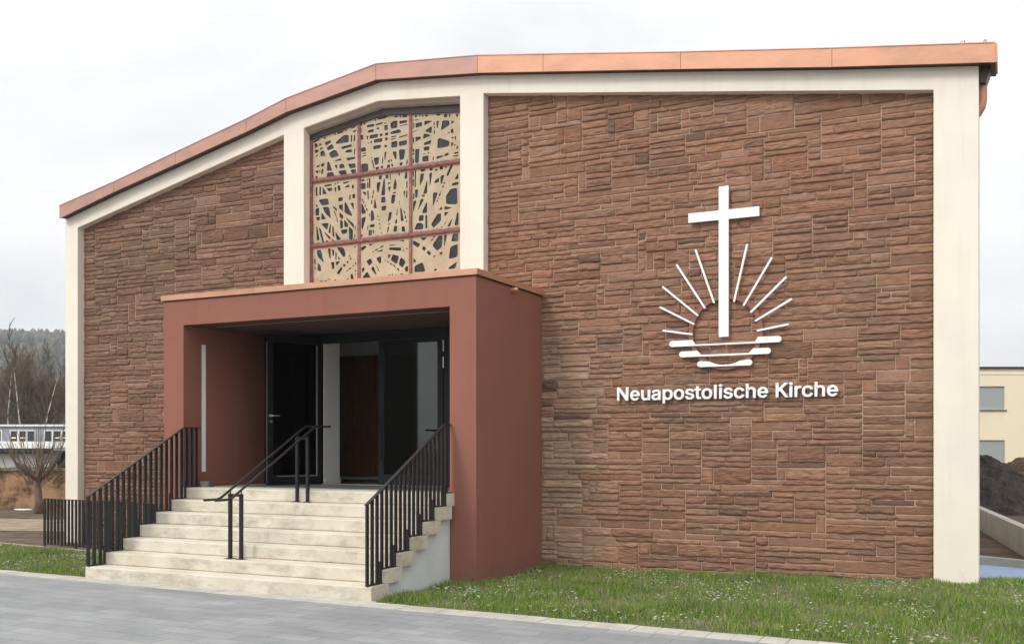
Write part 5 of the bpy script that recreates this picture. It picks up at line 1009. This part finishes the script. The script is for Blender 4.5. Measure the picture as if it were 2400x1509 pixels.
r = MB().add([(-15, -.6, zz(1056, D - .6)), (cm(D, 0, 137), -.6, zz(1056, D - .6)), (cm(D, 0, 120), 9, zz(1036, D + 9)), (-15, 9, zz(1030, D + 9)), (-15, -.6, zz(1049, D)), (cm(D, 0, 137), -.6, zz(1050, D)), ], [(4, 5, 2, 3)])
r.build('roof', M['membrane'], sh, fix=False)
MB().box(-15, cm(D, 0, 137), -.62, -.58, zz(1059, D), zz(1050.5, D)).box(-15, cm(D, 0, 137), -.575, 4, zz(1061, D), zz(1056, D)).build('eaves', M['dark_gap'], sh)
MB().box(cm(D, 0, 114) + .01, 12, .8, 5, -6, zz(1060, D)).build('open_bay', M['dark_gap'], sh)
D = 64.0
sc = cam_thing('office_building', 0, D, 'long blue grey building with a flat roof and rows of white framed windows', 'building')
MB().box(-30, cm(D, 0, 620), 0, 12, -7, zz(999, D)).build('wall', M['far_grey'], sc)
MB().box(-30.1, cm(D, 0, 622), -.15, 12, zz(999, D) + .002, zz(994.5, D)).build('roof_edge', M['white_paint'], sc)
MB().box(-30, cm(D, 0, 620), -.1, -.01, zz(1044, D), zz(1037, D)).build('ledge', M['conc'], sc)
M['lit'] = bpy.data.materials.new('lit_ceiling_lamp'); M['lit'].use_nodes = True
_b = M['lit'].node_tree.nodes['Principled BSDF']; _b.inputs['Base Color'].default_value = (.8, .6, .3, 1); _b.inputs['Emission Color'].default_value = (1, .78, .35, 1); _b.inputs['Emission Strength'].default_value = 1.0
groups = [[(-60, -42), (-38, -22), (-16, 3)], [(26, 41), (46, 61), (65, 81)], [(106, 122), (127, 143), (147, 163)], [(190, 206), (210, 226), (230, 246)]]
for g_ in groups:
    for (a, b) in g_:
        xa, xb = cm(D, 0, a), cm(D, 0, b); za, zb_ = zz(1034, D), zz(1010, D); f = .07
        wmb = MB().box(xa - f, xb + f, -.06, -.005, za - f, za).box(xa - f, xb + f, -.06, -.005, zb_, zb_ + f).box(xa - f, xa, -.06, -.005, za, zb_).box(xb, xb + f, -.06, -.005, za, zb_)
        wo = wmb.build('window', M['white_paint'], sc); MB().box(xa + .001, xb - .001, -.03, -.008, za + .001, zb_ - .001).build('pane', M['win_glass'], wo)
        if random.random() < .7: MB().box(xa + .05, xb - .08, -.038, -.032, zz(1027, D), zz(1024.5, D)).build('lamp', M['lit'], wo)
def gable(px, depth, w, hwall, hroof, label, color):
    g = cam_thing('gabled_house', px, depth, label, 'house', 'gabled houses in the valley')
    z0 = zz(1003, depth) - 5
    MB().prismY([(-w / 2, z0), (w / 2, z0), (w / 2, zz(1003, depth) + hwall), (0, zz(1003, depth) + hwall + hroof), (-w / 2, zz(1003, depth) + hwall)], 0, 9).build('wall', color, g)
    hw = zz(1003, depth) + hwall; pk = hw + hroof; e = .35; s = hroof / (w / 2)
    for sg_ in (-1, 1):
        MB().prismY([(sg_ * (w / 2 + e), hw - e * s + .02), (0, pk + .02), (0, pk + .22), (sg_ * (w / 2 + e), hw - e * s + .22)], -.4, 9.4).build('roof', M['tileroof'], g)
        MB().prismY([(sg_ * (w / 2 + e), hw - e * s - .02), (0, pk - .02), (0, pk + .26), (sg_ * (w / 2 + e), hw - e * s + .26)], -.55, -.42).build('barge_board', M['white_paint'], g)
    for dx in (-.9, .9):
        wi = MB().box(dx - .35, dx + .35, -.05, -.01, hw - 1.0, hw - .1).build('window', M['win_glass'], g)
gable(84, 105, 2.6, .35, .9, 'small white gabled house showing just above the flat roof on the left', M['white_paint'])
gable(136, 112, 3.0, .2, 1.5, 'small dark gabled house with white barge boards next to the cream column', M['bark_pale'])

# bare trees -------------------------------------------------------
def tree_mesh(h, spread, r0, levels, seed, dens=3, droop=0.0, fork=.35, first=.3, twist=.25, tmin=.016, kf=1.0, tl=None):
    tl = levels - 1 if tl is None else tl
    rs = random.Random(seed); mb = MB(); tw = MB()
    def br(p, d, L, r, lv):
        n = 4 if lv > 1 else 3; pts = [p]; rad = [r]; q = p.copy(); dd_ = d.copy()
        for i in range(n):
            dd_ = (dd_ + Vector((rs.uniform(-1, 1), rs.uniform(-1, 1), rs.uniform(-.3, .5) - droop)) * twist * .5).normalized()
            q = q + dd_ * (L / n); pts.append(q.copy()); rad.append(max(r * (1 - (.90 if tl == lv else .62) * (i + 1) / n), tmin))
        (mb if lv >= tl else tw).tube(pts, rad, 6 if lv >= levels - 1 else 3, cap=False)
        if lv == 0: return
        m_ = dens + (2 if lv == levels else 0)
        for i in range(m_):
            t = first + (1 - first) * (i + rs.random()) / m_ if lv == levels else .25 + .75 * (i + rs.random()) / m_
            k = min(n - 1, int(t * n)); f = t * n - k; bp2 = pts[k].lerp(pts[k + 1], min(1, f)); br2 = rad[k] + (rad[k + 1] - rad[k]) * f
            a = rs.uniform(0, 2 * math.pi); side = Vector((math.cos(a), math.sin(a), 0)); ax = (pts[k + 1] - pts[k]).normalized()
            nd = (ax * rs.uniform(.6, 1.1) + side * spread * rs.uniform(.6, 1.2) + Vector((0, 0, .25 - droop))).normalized()
            br(bp2, nd, L * rs.uniform(.42, .66) * kf, br2 * rs.uniform(.45, .65), lv - 1)
    br(Vector((0, 0, -.3)), Vector((0, 0, 1)), h * .72, r0, levels)
    return mb, tw
def tree(name, px, depth, h, z, label, seed, mtrunk, mtwig, group, spread=.8, r0=.16, levels=4, dens=3, first=.3, twist=.25, kf=1.0):
    p = atD(px, depth); t = thing(name, (p.x, p.y, z), label, 'tree', random.uniform(0, 6), group)
    a, b = tree_mesh(h, spread, r0, levels, seed, dens, first=first, twist=twist, kf=kf, tl=levels if name == 'birch_tree' else None)
    a.build('trunk', mtrunk, t, fix=False, smooth=True); b.build('crown', mtwig, t, fix=False)
    return t
GB = 'bare trees in the valley on the left'
lab = [('leafless birch with a thin white trunk, leftmost of the three white trunks', 40, 86, 12.5, 'birch'),
       ('leafless birch with a slim white trunk, middle one of the three white trunks', 58, 88, 13.5, 'birch'),
       ('leafless birch with a right leaning white trunk, rightmost of the three white trunks', 75, 87, 12.5, 'birch'),
       ('tall bare brown tree with a wide twiggy crown beside the cream column', 106, 92, 12.8, 'oak'),
       ('bare grey tree at the left edge of the photo', 8, 98, 12.5, 'oak'),
       ('bare tree with its crown partly behind the cream column', 150, 108, 15.0, 'oak'),
       ('bare grey tree standing just left of the birches', 24, 112, 14.0, 'oak'),
       ('bare tree standing behind the birches', 66, 118, 14.5, 'oak'),
       ('slender bare tree between the birches and the widest crown', 88, 104, 12.0, 'oak'),
       ('bare tree behind the widest crown, nearest the column', 128, 122, 16.5, 'oak'),
       ('bare tree beyond the left edge of the photo', -22, 105, 13.0, 'oak')]
for i, (lb, px, dp, h, kd) in enumerate(lab):
    h *= 1.0 if i == 3 else .86
    if kd == 'birch': tree('birch_tree', px, dp, h * 1.8, -5.5, lb, 40 + i, M['birch'], M['bark'], GB, .5, .17, 4, 8, .4, .26, .40)
    else: tree('bare_tree', px, dp, h, -5.5, lb, 40 + i, M['bark'], M['bark_pale'] if i in (3, 5, 9) else M['bark'], GB, .7 if i == 3 else .85, .30, 4, 8 if i == 3 else 6, .5 if i == 3 else .28, .3)
# thicket behind them reads as one mass of stems
tk = MB(); rs = random.Random(3)
for i in range(3600):
    px = rs.uniform(-60, 230); dp = rs.uniform(115, 190); p = atD(px, dp, z=-5.5 + (dp - 115) * .03); h = rs.uniform(7, 16)
    a = rs.uniform(0, 6.28); ln = rs.uniform(0, .3) * h; q = p + Vector((math.cos(a) * ln, math.sin(a) * ln, h))
    tk.tube([p, (p + q) / 2 + Vector((rs.uniform(-.4, .4), rs.uniform(-.4, .4), 0)), q], [.075, .05, .02], 3, cap=False)
    for _ in range(3):
        t = rs.uniform(.3, .9); s0 = p.lerp(q, t); b = rs.uniform(0, 6.28); L_ = rs.uniform(1, 2.6); tk.tube([s0, s0 + Vector((math.cos(b) * L_, math.sin(b) * L_, L_ * rs.uniform(.5, 1.3)))], [.035, .018], 3, cap=False)
meta(tk.build('thicket', M['bark'], fix=False), 'mass of bare grey brown stems at the foot of the wooded hill', 'woodland', kind='stuff')
# pollarded tree in front of the ochre wall
pt = thing('pollarded_tree', atD(92, 27.6), 'small pollarded tree with a knobbly trunk and upright bare shoots before the ochre wall', 'tree')
rs = random.Random(12); tr = MB(); tr.tube([(0, 0, -.1), (-.02, 0, .35), (-.08, 0, .75), (-.05, .02, 1.0)], [.13, .10, .095, .12], 10)
for a, L_ in ((2.5, .5), (0.5, .45), (4.4, .4), (3.4, .6), (5.8, .5)): tr.tube([(-.05, 0, .85), (-.05 + math.cos(a) * L_ * .5, math.sin(a) * L_ * .5, 1.05), (-.05 + math.cos(a) * L_, math.sin(a) * L_, 1.3)], [.07, .05, .055], 8)
tr.build('trunk', M['pollard'], pt, smooth=True)
tw = MB()
for i in range(75):
    a = rs.uniform(0, 6.28); s = rs.uniform(.05, .5); b0_ = Vector((-.05 + math.cos(a) * s, math.sin(a) * s, rs.uniform(.75, 1.3))); L_ = rs.uniform(.6, 1.5); o_ = rs.uniform(.15, .75)
    e_ = b0_ + Vector((math.cos(a) * o_, math.sin(a) * o_, L_)); m_ = b0_.lerp(e_, .45) + Vector((math.cos(a) * .1, math.sin(a) * .1, -.05))
    tw.tube([b0_, m_, e_], [.013, .009, .004], 4, cap=False)
    if i % 2: tw.tube([m_, m_ + Vector((math.cos(a + 1) * .25, math.sin(a + 1) * .25, .4))], [.007, .003], 3, cap=False)
tw.build('crown', M['pollard'], pt, fix=False)
pp = atD(55, 30.0 - .9, 1184); pz = MB().prismZ([(-.28, -.1), (.2, -.16), (.32, .05), (.0, .15), (-.25, .08)], 0, .03).build('paper_scrap', M['white_paint'], bevel=.01); pz.location = (pp.x, pp.y, -.03); meta(pz, 'small white scrap lying on the soil before the ochre wall', 'litter')

# wooded hill ------------------------------------------------------
V = []; F = []; nI, nJ = 90, 14
def hill_z(ux, t):
    crest = 92 + 7 * mnoise.noise(Vector((ux * .004, 0, 1))) + (ux * .006); s = min(1, t); return -6 + (crest + 6) * (s * s * (3 - 2 * s))
for j in range(nJ + 1):
    for i in range(nI + 1):
        ux = -900 + 1500 * i / nI; t = j / nJ; dp = 430 + 470 * t; lat = ux - 380
        X = CA * lat - SA * dp; Y = SA * lat + CA * dp; fall = min(1, max(0, (330 - lat) / 260))
        V.append((X, Y, hill_z(ux, t) * fall - 6 * (1 - fall)))
for j in range(nJ):
    for i in range(nI): F.append((j * (nI + 1) + i, j * (nI + 1) + i + 1, (j + 1) * (nI + 1) + i + 1, (j + 1) * (nI + 1) + i))
meta(MB().add(V, F).build('hill', M['wood_far'], fix=False, smooth=True), kind='structure')
for nm, mt, n_, sd, lb in (('forest', M['far_dark'], 5200, 5, 'dark evergreen forest covering the far hill'), ('bare_forest', M['far_bare'], 3600, 6, 'bare brown woodland patches on the far hill')):
    rs = random.Random(sd); mb = MB()
    for _ in range(n_):
        ux = rs.uniform(-330, 200); t = rs.random() ** .8 ; dp = 430 + 470 * t; lat = ux - 380
        pn = mnoise.noise(Vector((ux * .02, dp * .02, 4)))
        if (nm == 'forest') != (pn + rs.uniform(-.35, .35) > -.05): continue
        X = CA * lat - SA * dp; Y = SA * lat + CA * dp; z = hill_z(ux, t); h = rs.uniform(6, 13); r_ = rs.uniform(2.2, 4.5)
        if nm == 'forest' and rs.random() < .6: prof = ((0, .9), (.4, .8), (.75, .45), (1, .03))
        else: prof = ((.1, .5), (.45, 1), (.8, .75), (1, .15))
        k0 = []; 
        for (hh_, rr) in prof:
            for q in range(5): a = q * 1.2566 + rs.uniform(-.3, .3); k0.append((X + math.cos(a) * r_ * rr * rs.uniform(.7, 1.2), Y + math.sin(a) * r_ * rr * rs.uniform(.7, 1.2), z + h * hh_))
        mb.add(k0, [(a * 5 + q, a * 5 + (q + 1) % 5, (a + 1) * 5 + (q + 1) % 5, (a + 1) * 5 + q) for a in range(3) for q in range(5)] + [(15, 16, 17, 18, 19)])
    meta(mb.build(nm, mt, fix=False), lb, 'forest', kind='stuff')

# ================================================================== RIGHT BACKGROUND
D = 48.0
yb_ = cam_thing('apartment_house', 2293, D, 'pale yellow flat roofed house with grey shutters down, right of the church', 'house')
W0, W1 = cm(D, 2293, 2180), cm(D, 2293, 2700); T = zz(864, D); slope = -.012
wins = [(cm(D, 2293, 2285), cm(D, 2293, 2355), zz(960, D), zz(905, D)), (cm(D, 2293, 2285), cm(D, 2293, 2356), zz(1087, D), zz(1031, D)),
        (cm(D, 2293, 2430), cm(D, 2293, 2500), zz(960, D), zz(905, D)), (cm(D, 2293, 2430), cm(D, 2293, 2500), zz(1087, D), zz(1031, D))]
wl = MB()
xs = sorted({W0, W1} | {w_[0] for w_ in wins} | {w_[1] for w_ in wins}); zs = sorted({-1.0, T} | {w_[2] for w_ in wins} | {w_[3] for w_ in wins})
for i in range(len(xs) - 1):
    for j in range(len(zs) - 1):
        cxm, czm = (xs[i] + xs[i + 1]) / 2, (zs[j] + zs[j + 1]) / 2
        if any(w_[0] < cxm < w_[1] and w_[2] < czm < w_[3] for w_ in wins): continue
        wl.add([(xs[i], 0, zs[j]), (xs[i + 1], 0, zs[j]), (xs[i + 1], 0, zs[j + 1]), (xs[i], 0, zs[j + 1])], [(0, 1, 2, 3)])
wl.box(W0, W1, .18, 9, -1, T - .002)
for w_ in wins:
    wl.add([(w_[0], 0, w_[2]), (w_[1], 0, w_[2]), (w_[1], 0, w_[3]), (w_[0], 0, w_[3]), (w_[0], .18, w_[2]), (w_[1], .18, w_[2]), (w_[1], .18, w_[3]), (w_[0], .18, w_[3])], [(0, 3, 7, 4), (1, 5, 6, 2), (3, 2, 6, 7), (0, 4, 5, 1)])
wl.build('wall', M['cream_far'], yb_, fix=False)
MB().box(W0 - .1, W1, -.1, 9.1, T + .001, T + .09).build('roof', M['black_trim'], yb_)
MB().box(W0, W1, -.03, -.002, T - .26, T - .22).build('string_course', M['white_paint'], yb_)
for w_ in wins:
    s_ = MB(); z = w_[2] + .004
    while z < w_[3] - .01: s_.box(w_[0] + .03, w_[1] - .03, .07, .085, z, min(z + .045, w_[3] - .002)); z += .05
    wo = s_.build('window_shutter', M['shutter'], yb_); MB().box(w_[0] + .001, w_[0] + .03, .04, .1, w_[2], w_[3]).box(w_[1] - .03, w_[1] - .001, .04, .1, w_[2], w_[3]).build('guide_rail', M['chrome'], wo)
    MB().box(w_[0] - .05, w_[1] + .08, -.06, .06, w_[2] - .05, w_[2] - .002).build('sill', M['sill'], wo)

# ================================================================== ACROSS THE STREET (seen only as a reflection in the door glass)
ob = thing('street_house', (-26.74, -10.35, 0), 'plain grey house across the street, reflected in the closed glass door', 'house', rz=R_(-31))
M['street'] = plain('dark_grey_render', (0.075, 0.075, 0.065), 0.9, var=.1)
MB().box(-7.5, 3.2, -10, 0, 0, 11).build('wall', M['street'], ob)
for i in range(3):
    for j in range(3):
        f = MB().box(-6.9 + i * 3.0, -5.6 + i * 3.0, .005, .05, 1.2 + j * 3.1, 2.6 + j * 3.1).build('window', M['white_paint'], ob); MB().box(-6.8 + i * 3.0, -5.7 + i * 3.0, .051, .06, 1.3 + j * 3.1, 2.5 + j * 3.1).build('pane', M['win_glass'], f)
MB().box(-7.8, 3.5, -10.3, .3, 11.001, 11.25).build('roof', M['tileroof'], ob)

# ================================================================== AIR
HAZE = 0.00032
hz = MB().box(-1000, 900, -420, 1050, -40, 140).build('haze', M['cream']); hz.data.materials.clear()
hm = bpy.data.materials.new('pale_air'); hm.use_nodes = True; hm.node_tree.nodes.clear()
_o = hm.node_tree.nodes.new('ShaderNodeOutputMaterial'); _v = hm.node_tree.nodes.new('ShaderNodeVolumePrincipled')
_v.inputs['Color'].default_value = (.86, .90, .95, 1); _v.inputs['Density'].default_value = HAZE; _v.inputs['Anisotropy'].default_value = 0.0
hm.node_tree.links.new(_v.outputs[0], _o.inputs['Volume']); hz.data.materials.append(hm); meta(hz, kind='stuff')

# ================================================================== LIGHT
sun_to = Vector((-0.30, -0.75, 0.70)).normalized()        # direction towards the (veiled) sun
elev = math.asin(sun_to.z); az = math.atan2(sun_to.x, sun_to.y)
sd_ = bpy.data.lights.new('sun', 'SUN'); sd_.energy = 1.7; sd_.angle = R_(14); sd_.color = (1.0, .965, .91)
so_ = bpy.data.objects.new('sun', sd_); COL.objects.link(so_); so_.rotation_euler = (-sun_to).to_track_quat('-Z', 'Y').to_euler()
W = bpy.data.worlds.new('World'); SC.world = W; W.use_nodes = True; nt = W.node_tree; L = nt.links
bg = nt.nodes['Background']
sky = N(nt, 'ShaderNodeTexSky', sky_type='NISHITA'); sky.sun_disc = False; sky.sun_elevation = elev; sky.sun_rotation = az; sky.air_density = 1.0; sky.dust_density = 2.0
tc = N(nt, 'ShaderNodeTexCoord'); sep = N(nt, 'ShaderNodeSeparateXYZ'); L.new(tc.outputs['Generated'], sep.inputs[0])
# overcast deck: brighter overhead and towards the veiled sun, with soft cloud forms
mp = N(nt, 'ShaderNodeMapping'); mp.inputs['Scale'].default_value = (1, 1, 2.6); L.new(tc.outputs['Generated'], mp.inputs[0])
cn = N(nt, 'ShaderNodeTexNoise', inp={'Scale': 2.1, 'Detail': 7.0, 'Roughness': 0.55, 'Distortion': .3}); L.new(mp.outputs[0], cn.inputs['Vector'])
cr = ramp(nt, [(0.34, (0.80, 0.825, 0.85)), (0.47, (0.94, 0.95, 0.96)), (0.60, (1.06, 1.06, 1.06))]); L.new(cn.outputs['Fac'], cr.inputs[0])
zr_ = ramp(nt, [(0.0, (0.76, 0.78, 0.81)), (0.02, (1.06, 1.07, 1.085)), (0.14, (1.13, 1.135, 1.14)), (0.36, (1.25, 1.25, 1.25)), (1.0, (1.42, 1.42, 1.42))]); L.new(sep.outputs['Z'], zr_.inputs[0])
m1 = N(nt, 'ShaderNodeMix', data_type='RGBA', blend_type='MULTIPLY'); m1.inputs[0].default_value = 1; L.new(cr.outputs[0], m1.inputs[6]); L.new(zr_.outputs[0], m1.inputs[7])
dp_ = N(nt, 'ShaderNodeVectorMath', operation='DOT_PRODUCT'); L.new(tc.outputs['Generated'], dp_.inputs[0]); dp_.inputs[1].default_value = sun_to
dr = N(nt, 'ShaderNodeMapRange', inp={1: -0.1, 2: 1.0, 3: 1.0, 4: 1.75}); dr.clamp = True; L.new(dp_.outputs['Value'], dr.inputs[0])
m2 = N(nt, 'ShaderNodeVectorMath', operation='SCALE'); L.new(m1.outputs[2], m2.inputs[0]); L.new(dr.outputs[0], m2.inputs['Scale'])
m2b = N(nt, 'ShaderNodeVectorMath', operation='SCALE'); L.new(m2.outputs[0], m2b.inputs[0]); m2b.inputs['Scale'].default_value = 10.0   # the deck in the sky texture's own units
m3 = N(nt, 'ShaderNodeMix', data_type='RGBA'); m3.inputs[0].default_value = 0.94; L.new(sky.outputs[0], m3.inputs[6]); L.new(m2b.outputs[0], m3.inputs[7])
L.new(m3.outputs[2], bg.inputs['Color']); bg.inputs['Strength'].default_value = 0.1

# ================================================================== CAMERA
cd = bpy.data.cameras.new('camera'); co = bpy.data.objects.new('camera', cd); COL.objects.link(co)
co.location = (0, 0, EYE); co.rotation_euler = (R_(90), 0, YAW)
cd.sensor_fit = 'HORIZONTAL'; cd.sensor_width = 36; cd.lens = 36 * FP / 2400; cd.shift_y = (HOR - 754.5) / 2400; cd.clip_start = .1; cd.clip_end = 4000
SC.camera = co
SC.view_settings.view_transform = 'Standard'; SC.view_settings.look = 'None'; SC.view_settings.gamma = 1; SC.view_settings.exposure = -0.10
SC.render.engine = 'CYCLES'; SC.cycles.volume_bounces = 0; SC.cycles.max_bounces = 8
